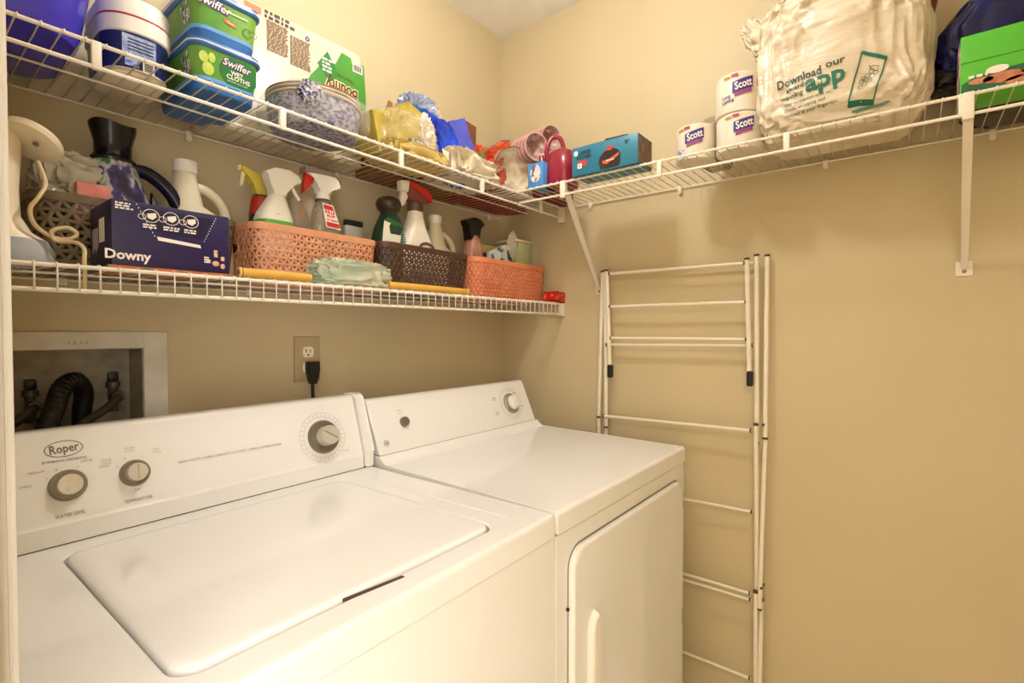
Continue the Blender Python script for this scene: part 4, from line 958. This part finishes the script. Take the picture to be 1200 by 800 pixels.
part('bottle_body', rbox(B(), -1.262, -.088, [(S1+.006, .050, .034, .026), (S1+.10, .052, .036, .028, -.005, 0), (S1+.150, .046, .036, .028, -.016, 0), (S1+.185, .040, .034, .028, -.021, 0), (S1+.208, .037, .030, .026, -.024, 0), (S1+.222, .032, .028, .026, -.025, 0)], seg=6), pM, t)
part('bottle_handle', tube(B(), spline([(-1.262, -.088, S1+.215), (-1.235, -.088, S1+.216), (-1.207, -.088, S1+.200), (-1.184, -.088, S1+.172), (-1.170, -.088, S1+.135), (-1.168, -.088, S1+.095), (-1.20, -.088, S1+.06)], 6), .0135, 12), mat('handle_purple', '#1b1430', .25), t)
part('bottle_web', prism(B(), [(-1.232, S1+.09), (-1.190, S1+.09), (-1.206, S1+.135), (-1.226, S1+.178)], -.096, -.080, 'y', .003), mat('handle_purple', '#1b1430', .25), t)
cc = (-1.287, -.088)
cap = B(); loops = []
for z, r, wv in ((S1+.222, .034, 0), (S1+.228, .036, 0), (S1+.236, .030, 0), (S1+.258, .030, 0), (S1+.285, .037, .0), (S1+.294, .038, .003), (S1+.290, .034, .003), (S1+.24, .026, 0)):
    loops.append([(cc[0]+r*cos(2*pi*k/40), cc[1]+r*.8*sin(2*pi*k/40), z+wv*cos(3*2*pi*k/40+.6)) for k in range(40)])
loft(cap, loops); part('cap', cap, mat('black_cap', '#120e10', .22), t, label='black wavy-edged measuring cap')
def jug(label, cx, cy, z, top, hw, cap_r, hx_, mm, capm):
    t = thing('plastic_jug', label, 'bottle', (cx, cy, z))
    H_ = top-z
    part('jug_body', rbox(B(), cx, cy, [(z+.001, hw, .035, .02), (z+H_*.48, hw, .035, .022), (z+H_*.55, hw*.80, .032, .022, -hw*.18, 0), (z+H_*.63, hw*.50, .028, .020, -hw*.48, 0), (z+H_*.76, hw*.42, .024, .018, -hw*.50, 0), (z+H_*.86, cap_r*1.0, cap_r, cap_r, -hw*.50, 0), (z+H_*.90, cap_r*.92, cap_r*.92, cap_r*.9, -hw*.50, 0)], seg=6), mm, t)
    part('jug_handle', tube(B(), spline([(cx-hw*.35, cy, z+H_*.79), (cx+hw*.1, cy, z+H_*.79), (cx+hw*.58, cy, z+H_*.72), (cx+hw*.84, cy, z+H_*.60), (cx+hw*.88, cy, z+H_*.44)], 6), .0105, 10), mm, t)
    part('cap', lathe(B(), (cx-hw*.50, cy, z+H_*.90), [(cap_r*1.05, 0), (cap_r*1.05, H_*.10-.001), (cap_r*.95, H_*.10), (.001, H_*.10)], 24), capm, t)
cream = mat('jug_cream', '#e6dcc2', .35, h2='#e0d5b8', scale=10)
jug('cream plastic jug with a handle in the taupe basket, right of the dark bottle', -1.130, -.075, S1+.006, S1+.262, .060, .0215, 0, cream, white)
# sprayers
def nozzle(t, poly, y0, y1, m, name='spray_head', bev=.004): return part(name, prism(B(), poly, y0, y1, 'y', bev), m, t)
yel = mat('trigger_yellow', '#cdb545', .4); redm = mat('trigger_red', '#c22a1e', .35)
t = thing('spray_bottle', 'small red and green spray bottle with a yellow trigger head, leftmost in the peach basket', 'spray bottle', (-1.01, -.095, S1+.006))
part('bottle_body', rbox(B(), -1.008, -.095, [(S1+.006, .030, .028, .02), (S1+.12, .030, .028, .02), (S1+.165, .025, .024, .02), (S1+.20, .022, .02, .018), (S1+.216, .018, .018, .016)], seg=6), mat('bottle_green_dark', '#27331c', .3), t)
part('bottle_label', rbox(B(), -1.008, -.095, [(S1+.170, .0255, .0245, .02), (S1+.20, .0225, .021, .018), (S1+.212, .020, .019, .018)], seg=6), mat('label_red', '#a82822', .35), t)
nozzle(t, [(-1.026, S1+.216), (-.992, S1+.216), (-.990, S1+.250), (-1.008, S1+.262), (-1.052, S1+.278), (-1.056, S1+.268), (-1.040, S1+.254), (-1.026, S1+.242)], -.105, -.085, yel)
part('trigger', prism(B(), [(-1.052, S1+.268), (-1.044, S1+.262), (-1.050, S1+.235), (-1.056, S1+.228), (-1.057, S1+.232)], -.098, -.091, 'y'), mat('trigger_pale', '#e2d7a4', .4), t)
part('nozzle_tip', lathe(B(), (-1.060, -.095, S1+.270), [(.006, 0), (.006, .008)], 12, (.9, 0, .3)), mat('trigger_pale', '#e2d7a4', .4), t)
t = thing('spray_bottle', 'white spray bottle with a green band at its base, in the peach basket', 'spray bottle', (-1.0, -.135, S1+.006))
wb = mat('bottle_white', '#e9e0cc', .35)
part('bottle_body', rbox(B(), -.998, -.135, [(S1+.006, .040, .032, .025), (S1+.158, .041, .032, .025), (S1+.172, .036, .03, .024, .001, 0), (S1+.195, .026, .024, .02, .004, 0), (S1+.214, .0175, .0175, .0165, .007, 0)], seg=6), wb, t)
part('green_band', rbox(B(), -.998, -.135, [(S1+.126, .0412, .0325, .0255), (S1+.151, .0418, .0325, .0255)], seg=6, cap0=False, cap1=False), mat('band_green', '#5fae4a', .35), t)
FW = frame((-.998, -.1655, S1+.160), (1,0,0), (0,0,1))
part('small_logo', patch(FW, [(-.008, .004), (.016, -.002), (.016, .000), (-.008, .0065)]), mat('logo_rose', '#b0645a', .5), t)
nozzle(t, [(-1.006, S1+.214), (-.973, S1+.214), (-.970, S1+.232), (-.958, S1+.246), (-.944, S1+.246), (-.936, S1+.256), (-.940, S1+.268), (-.965, S1+.278), (-1.000, S1+.276), (-1.020, S1+.264), (-1.021, S1+.256), (-1.008, S1+.240)], -.150, -.120, wb)
part('trigger', tube(B(), spline([(-.956, -.135, S1+.252), (-.948, -.135, S1+.232), (-.935, -.135, S1+.214)], 5), .0042, 8), wb, t)
t = thing('clear_bottle', 'clear plastic bottle with orange liquid at the bottom, in the peach basket', 'bottle', (-.918, -.09, S1+.006))
part('bottle_body', rbox(B(), -.918, -.090, [(S1+.006, .027, .024, .02), (S1+.19, .026, .023, .02), (S1+.215, .016, .016, .015), (S1+.23, .012, .012, .011)], seg=6), mat('clear_plastic', '#cfc4ac', .12, alpha=.35, spec=.8), t)
part('liquid', rbox(B(), -.918, -.090, [(S1+.008, .025, .022, .019), (S1+.158, .025, .022, .019)], seg=6), mat('orange_liquid', '#c8541c', .15), t)
part('label', patch(frame((-.918, -.1145, S1+.18), (1,0,0), (0,0,1)), ell(0, .008, .009, .014)), mat('faint_red', '#b98a78', .5), t)
t = thing('spray_bottle', 'clear spray bottle with a red trigger and red and white label, in the peach basket', 'spray bottle', (-.865, -.135, S1+.006))
part('bottle_body', rbox(B(), -.866, -.135, [(S1+.006, .038, .028, .022), (S1+.13, .040, .028, .022), (S1+.165, .036, .026, .021, -.002, 0), (S1+.20, .026, .022, .018, -.005, 0), (S1+.218, .018, .018, .016, -.006, 0), (S1+.226, .016, .016, .015, -.006, 0)], seg=6), mat('bottle_smoky', '#a89c84', .12, alpha=.55, spec=.8), t)
part('neck_ring', lathe(B(), (-.872, -.135, S1+.222), [(.019, 0), (.019, .006)], 20), mat('ring_brown', '#5a4434', .4), t)
part('collar', lathe(B(), (-.872, -.135, S1+.228), [(.0165, 0), (.0165, .016)], 20), white, t)
FL = frame((-.864, -.1655, S1+.155), (1,0,0), (-.06,.12,1)); G = lambda a,b,h=0: FL(a,b,h+.0006)
part('label', patch(FL, [(-.021, .060), (.008, .058), (.022, -.002), (-.018, .0)]), paperW, t)
for q_ in ([(-.0185, .057), (.006, .0555), (.009, .044), (-.0182, .0455)], [(-.0162, .014), (.0175, .0125), (.020, .001), (-.016, .0022)]): part('label_print', patch(G, q_), redm, t)
part('label_lettering', join(text(G, 'KILLS', .0115, -.0035, .0385, -3, bold=.0006), text(G, '99.9%', .0105, -.0015, .028, -3, bold=.0005), text(G, 'OF GERMS', .0066, -.0005, .0185, -3, bold=.0003)), redm, t)
nozzle(t, [(-.889, S1+.244), (-.856, S1+.244), (-.853, S1+.258), (-.836, S1+.266), (-.828, S1+.262), (-.832, S1+.282), (-.846, S1+.292), (-.905, S1+.290), (-.926, S1+.286), (-.900, S1+.276), (-.890, S1+.262)], -.148, -.122, white)
part('top_shell', prism(B(), [(-.928, S1+.284), (-.842, S1+.290), (-.828, S1+.276), (-.830, S1+.284), (-.848, S1+.300), (-.926, S1+.298)], -.150, -.120, 'y', .002), mat('shell_grey', '#8a7868', .4), t)
part('trigger', prism(B(), [(-.922, S1+.285), (-.896, S1+.280), (-.902, S1+.262), (-.916, S1+.250), (-.930, S1+.232), (-.924, S1+.256)], -.141, -.129, 'y', .002), redm, t)
t = thing('scrub_brush', 'small clear-backed scrubbing brush with dark bristles standing in the peach basket', 'brush', (-.752, -.09, S1+.05))
part('brush_head', box(B(), -.782, -.724, -.098, -.078, S1+.08, S1+.188, .006, 3), mat('brush_grey', '#a49c8c', .3), t)
bb = B()
for k in range(9):
    for j in range(3):
        x = -.778+.0063*k; tube(bb, [(x, -.094+.006*j, S1+.187), (x+.001, -.094+.006*j, S1+.203)], .0019, 5)
obj('bristles', bb, mat('bristle_dark', '#1f231c', .6), t)
# brown basket contents
t = thing('green_bottle', 'bottle with a brown dome cap and green and white label, in the brown basket', 'bottle', (-.665, -.13, S1+.006))
part('bottle_body', rbox(B(), -.668, -.130, [(S1+.006, .045, .034, .026), (S1+.155, .045, .034, .026), (S1+.19, .040, .032, .024, .004, 0), (S1+.215, .032, .028, .022, .007, 0), (S1+.228, .024, .024, .022, .004, 0), (S1+.236, .023, .023, .022, .004, 0)], seg=6), mat('bottle_dark_green', '#22402a', .3, h2='#1a3422', scale=30), t)
FL = frame((-.668, -.1650, S1+.145), (1,0,0), (0,.10,1)); G = lambda a,b,h=0: FL(a,b,h+.0006)
part('label', patch(FL, [(-.047, -.01), (.014, -.01), (.024, .040), (.006, .046), (.026, .052), (-.012, .062), (-.034, .060), (-.040, .03)]), mat('label_cream', '#e6e0cc', .5), t)
part('label_flash', patch(G, [(-.034, .058), (-.022, .070), (.022, .058), (.024, .048), (.004, .044), (-.010, .054)]), mat('flash_green', '#2e6a3a', .45), t)
part('stripes', join(*[patch(G, [(.018+.001*k, -.006+.007*k), (.040-.001*k, -.008+.007*k), (.040-.001*k, -.005+.007*k), (.018+.001*k, -.003+.007*k)]) for k in range(7)]), mat('stripe_light_green', '#6f9a7c', .45), t)
part('cap', lathe(B(), (-.664, -.130, S1+.236), [(.024, 0), (.031, .006), (.036, .018), (.036, .026), (.031, .036), (.020, .042), (.002, .044)], 28), mat('cap_brown', '#3c2a1a', .4), t)
t = thing('spray_bottle', 'white spray bottle with a red top and white trigger, in the brown basket', 'spray bottle', (-.58, -.14, S1+.006))
part('bottle_body', rbox(B(), -.580, -.140, [(S1+.006, .058, .034, .026), (S1+.140, .060, .034, .026), (S1+.165, .052, .032, .024, .002, 0), (S1+.20, .034, .028, .022, .004, 0), (S1+.235, .024, .023, .02, .005, 0), (S1+.252, .0215, .021, .019, .005, 0)], seg=6), wb, t)
part('label_arch', ringp(frame((-.560, -.1748, S1+.135), (1,0,0), (0,0,1)), 0, 0, .034, .026, .008, 20, a0=0, a1=180), mat('arch_brown', '#6a4a38', .5), t)
part('collar', lathe(B(), (-.575, -.140, S1+.250), [(.021, 0), (.023, .004), (.023, .026), (.019, .030)], 20), mat('collar_brown', '#5a4034', .45), t)
nozzle(t, [(-.598, S1+.280), (-.556, S1+.278), (-.534, S1+.286), (-.534, S1+.294), (-.560, S1+.304), (-.606, S1+.322), (-.612, S1+.300)], -.155, -.125, mat('head_maroon', '#7a4038', .4))
part('top_shell', prism(B(), [(-.604, S1+.322), (-.520, S1+.288), (-.520, S1+.306), (-.534, S1+.322), (-.604, S1+.336)], -.158, -.122, 'y', .004), redm, t)
part('nozzle_tip', prism(B(), [(-.634, S1+.306), (-.606, S1+.300), (-.604, S1+.336), (-.634, S1+.332)], -.152, -.128, 'y', .003), wb, t)
part('trigger', prism(B(), [(-.628, S1+.304), (-.604, S1+.304), (-.604, S1+.292), (-.618, S1+.266), (-.642, S1+.250), (-.632, S1+.278)], -.146, -.134, 'y', .002), wb, t)
jug('small cream jug with a loop handle at the right of the brown basket', -.412, -.085, S1+.006, S1+.272, .062, .021, 0, mat('jug_cream_yellow', '#dfd2ac', .4, h2='#d8caa0', scale=10), cream)
# coral basket contents
t = thing('spray_bottle', 'amber spray bottle with a black trigger head, left in the coral basket', 'spray bottle', (-.33, -.14, S1+.006))
part('bottle_body', rbox(B(), -.322, -.140, [(S1+.006, .034, .030, .025), (S1+.145, .034, .030, .025), (S1+.175, .031, .028, .023), (S1+.205, .024, .023, .02), (S1+.218, .018, .018, .017)], seg=6), mat('amber_bottle', '#a8745a', .2, h2='#c09078', scale=20), t)
nozzle(t, [(-.352, S1+.200), (-.300, S1+.212), (-.300, S1+.250), (-.285, S1+.252), (-.276, S1+.262), (-.294, S1+.276), (-.322, S1+.280), (-.350, S1+.272), (-.368, S1+.264), (-.366, S1+.254), (-.352, S1+.250)], -.156, -.124, blackP)
t = thing('carton_pair', 'pale green carton with a white side, sticking out of the coral basket at the right', 'box', (-.09, -.13, S1+.006))
part('box_body', box(B(), -.135, -.045, -.180, -.09, S1+.02, S1+.222, .002), mat('carton_pale_green', '#a9b07c', .5, h2='#98a26c', scale=14), t)
part('lid_flap', box(B(), -.142, -.040, -.184, -.086, S1+.222, S1+.232, .003), mat('carton_pinkish', '#cdb7a0', .5), t)
FS = frame((-.045+.0005, -.17, S1+.14), (0,1,0), (0,0,1))
t.name = 'small_box'
t = thing('paper_packet', 'white and grey patterned packet leaning in the coral basket', 'packet', (-.19, -.16, S1+.01))
part('packet_body', prism(B(), [(-.262, S1+.06), (-.150, S1+.06), (-.150, S1+.196), (-.178, S1+.206), (-.262, S1+.172)], -.166, -.146, 'y', .004), mat('packet_pattern', '#c9ccc2', .45, h2='#4a5a58', scale=34, contrast=(.52,.58)), t)
part('film_peak', crumple(B(), (-.150, -.178, S1+.205), (.030, .006, .045), .3, 3, 95, 14, 1.3), film('peak_film', '#d8cdb8', .5), t)
obj('yellow_cloth_edge', box(B(), -.290, -.165, -.135, -.095, S1+.17, S1+.200, .006), mat('cloth_olive', '#b6a25c', .8), label='folded pale yellow cloth behind the patterned packet in the coral basket', cat='cloth').name = 'folded_cloth'
obj('red_sachet', join(ybx(B(), (-.026, -.272, S1+.022), (.022, .030, .016), (0, .1, 0), 9, .25)), mat('red_foil', '#c4281c', .3, h2='#e07a5a', scale=50, contrast=(.55,.6)), label='red foil sachet at the right end of the lower shelf beside the coral basket', cat='sachet').name = 'foil_sachet'
SD = S1+.0045
obj('flat_packets', prism(B(), [(-1.345, -.292), (-1.300, -.287), (-1.262, -.293), (-1.205, -.286), (-1.165, -.292), (-1.140, -.26), (-1.150, -.15), (-1.33, -.15)], S1+.0004, S1+.0055, 'z', .001), mat('packet_orange_pattern', '#c8703c', .6, h2='#7a8060', scale=24, contrast=(.5,.56)), label='thin orange patterned packets lying flat under the navy carton', cat='packet').name = 'flat_packet'
# navy carton of dryer sheets
t = thing('dryer_sheet_carton', 'navy carton of dryer sheets with white lettering, at the front of the lower shelf', 'box', (-1.245, -.21, SD))
nv = mat('carton_navy', '#231a45', .4, h2='#261c4b', scale=6)
yf = -.275
part('box_body', box(B(), -1.336, -1.155, yf, -.146, SD+.0015, SD+.111, .0015), nv, t)
FD = frame((-1.245, yf-.0003, SD), (1,0,0), (0,0,1)); G = lambda a,b,h=0: FD(a,b,h+.0006)
part('brand_print', text(FD, 'Downy', .0215, -.0695, .0195, bold=.0006, xs=1.0), paperW, t)
def ci_(a, b): return join(ringp(FD, a, b, .0125, .0115, .0011, 28), patch(FD, [(a-.006, b+.003), (a+.007, b+.006), (a+.008, b-.001), (a+.002, b-.0065), (a-.005, b-.004)]), ringp(FD, a-.013, b-.003, .006, .005, .001, 16))
part('feature_icons', join(ci_(-.036, .091), ci_(-.006, .091), ci_(.025, .091)), paperW, t)
for x_, y_, n_, w_, q_ in ((-.048, .0765, 2, .024, 1), (-.018, .0765, 2, .025, 2), (.014, .0765, 2, .024, 3), (-.086, .1065, 3, .026, 4), (.046, .031, 3, .010, 5)):
    part('small_print', lines(FD, x_, y_, w_, n_, .0026, .0042, .0008, q_, .006), paperW, t)
part('opening_strip', patch(FD, [(-.028, .057), (.040, .051), (.041, .0455), (-.026, .0505)]), paperW, t)
dots = [patch(FD, [(xx, yy), (xx+.0012, yy), (xx+.0012, yy+.0022), (xx, yy+.0022)]) for k in range(10) for xx, yy in ((-.057+.0028*k, .106-.0055*k), (.066-.0022*k, .103-.005*k))]
part('perforation', join(*dots), paperW, t)
part('tear_panel', patch(FD, [(-.052, .104), (.062, .101), (.044, .062), (-.030, .066)], .0002), mat('panel_navy_dark', '#1a1436', .4), t)
part('symbols', join(patch(FD, rect(.063, .032, .069, .045)), patch(FD, rect(.075, .026, .081, .034)), patch(FD, ell(.066, .020, .006, .005, 12)), patch(FD, ell(.078, .016, .004, .005, 12)), patch(FD, rect(.050, .020, .057, .026))), mat('symbol_orange', '#e08a5c', .5, h2='#d8c8b0', scale=200), t)
FSd = frame((-1.3363, -.146, SD), (0,-1,0), (0,0,1))
part('side_print', join(patch(FSd, rect(.060, .045, .090, .085)), ), paperW, t)
part('side_lettering', join(*[patch(FSd, rect(.018+.006*k, .030+.004*(k % 3), .0215+.006*k, .072)) for k in range(6)]), mat('side_ink', '#a89c94', .5), t)
# yellow rolls and bag at the front
yl = mat('roll_yellow', '#d9a848', .6, h2='#cf9c3c', scale=12)
def yroll(label, xa, xb, end_x, d):
    t = thing('rolled_liner', label, 'roll', ((xa+xb)/2, -.268, S1), group='yellow rolls')
    r = .0095; z = S1+r+.0040
    part('roll_body', tube(B(), spline([(xa, -.268, z), ((xa+xb)/2, -.266, z+.001), (xb, -.268, z)], 6), r, 16, cap=True), yl, t)
    part('open_end', join(lathe(B(), (end_x, -.268, z), [(.0100, 0), (.0105, .003), (.0075, .0035)], 18, (d, 0, 0)), ), mat('roll_pale', '#ecd28a', .6), t)
    part('hollow', lathe(B(), (end_x+d*.0036, -.268, z), [(.0055, 0), (.0052, .0004)], 14, (d, 0, 0)), mat('roll_hole', '#7a5a30', .8), t)
yroll('yellow rolled liner lying at the shelf front, left of the crumpled bag', -1.130, -.985, -1.132, -1)
yroll('yellow rolled liner lying at the shelf front, right of the crumpled bag', -.775, -.492, -.490, 1)
obj('green_bag', crumple(B(), (-.872, -.254, S1+.030), (.092, .026, .031), .30, 2.4, 101, 34, .6, zmin=S1+.0014), mat('greenish_film', '#aebfa6', .22, h2='#cfc8ac', scale=16, bump=.8, bscale=22, bdist=.005, alpha=.75), label='crumpled pale green plastic bag lying in front of the peach basket', cat='bag', smooth=60).name = 'plastic_bag'
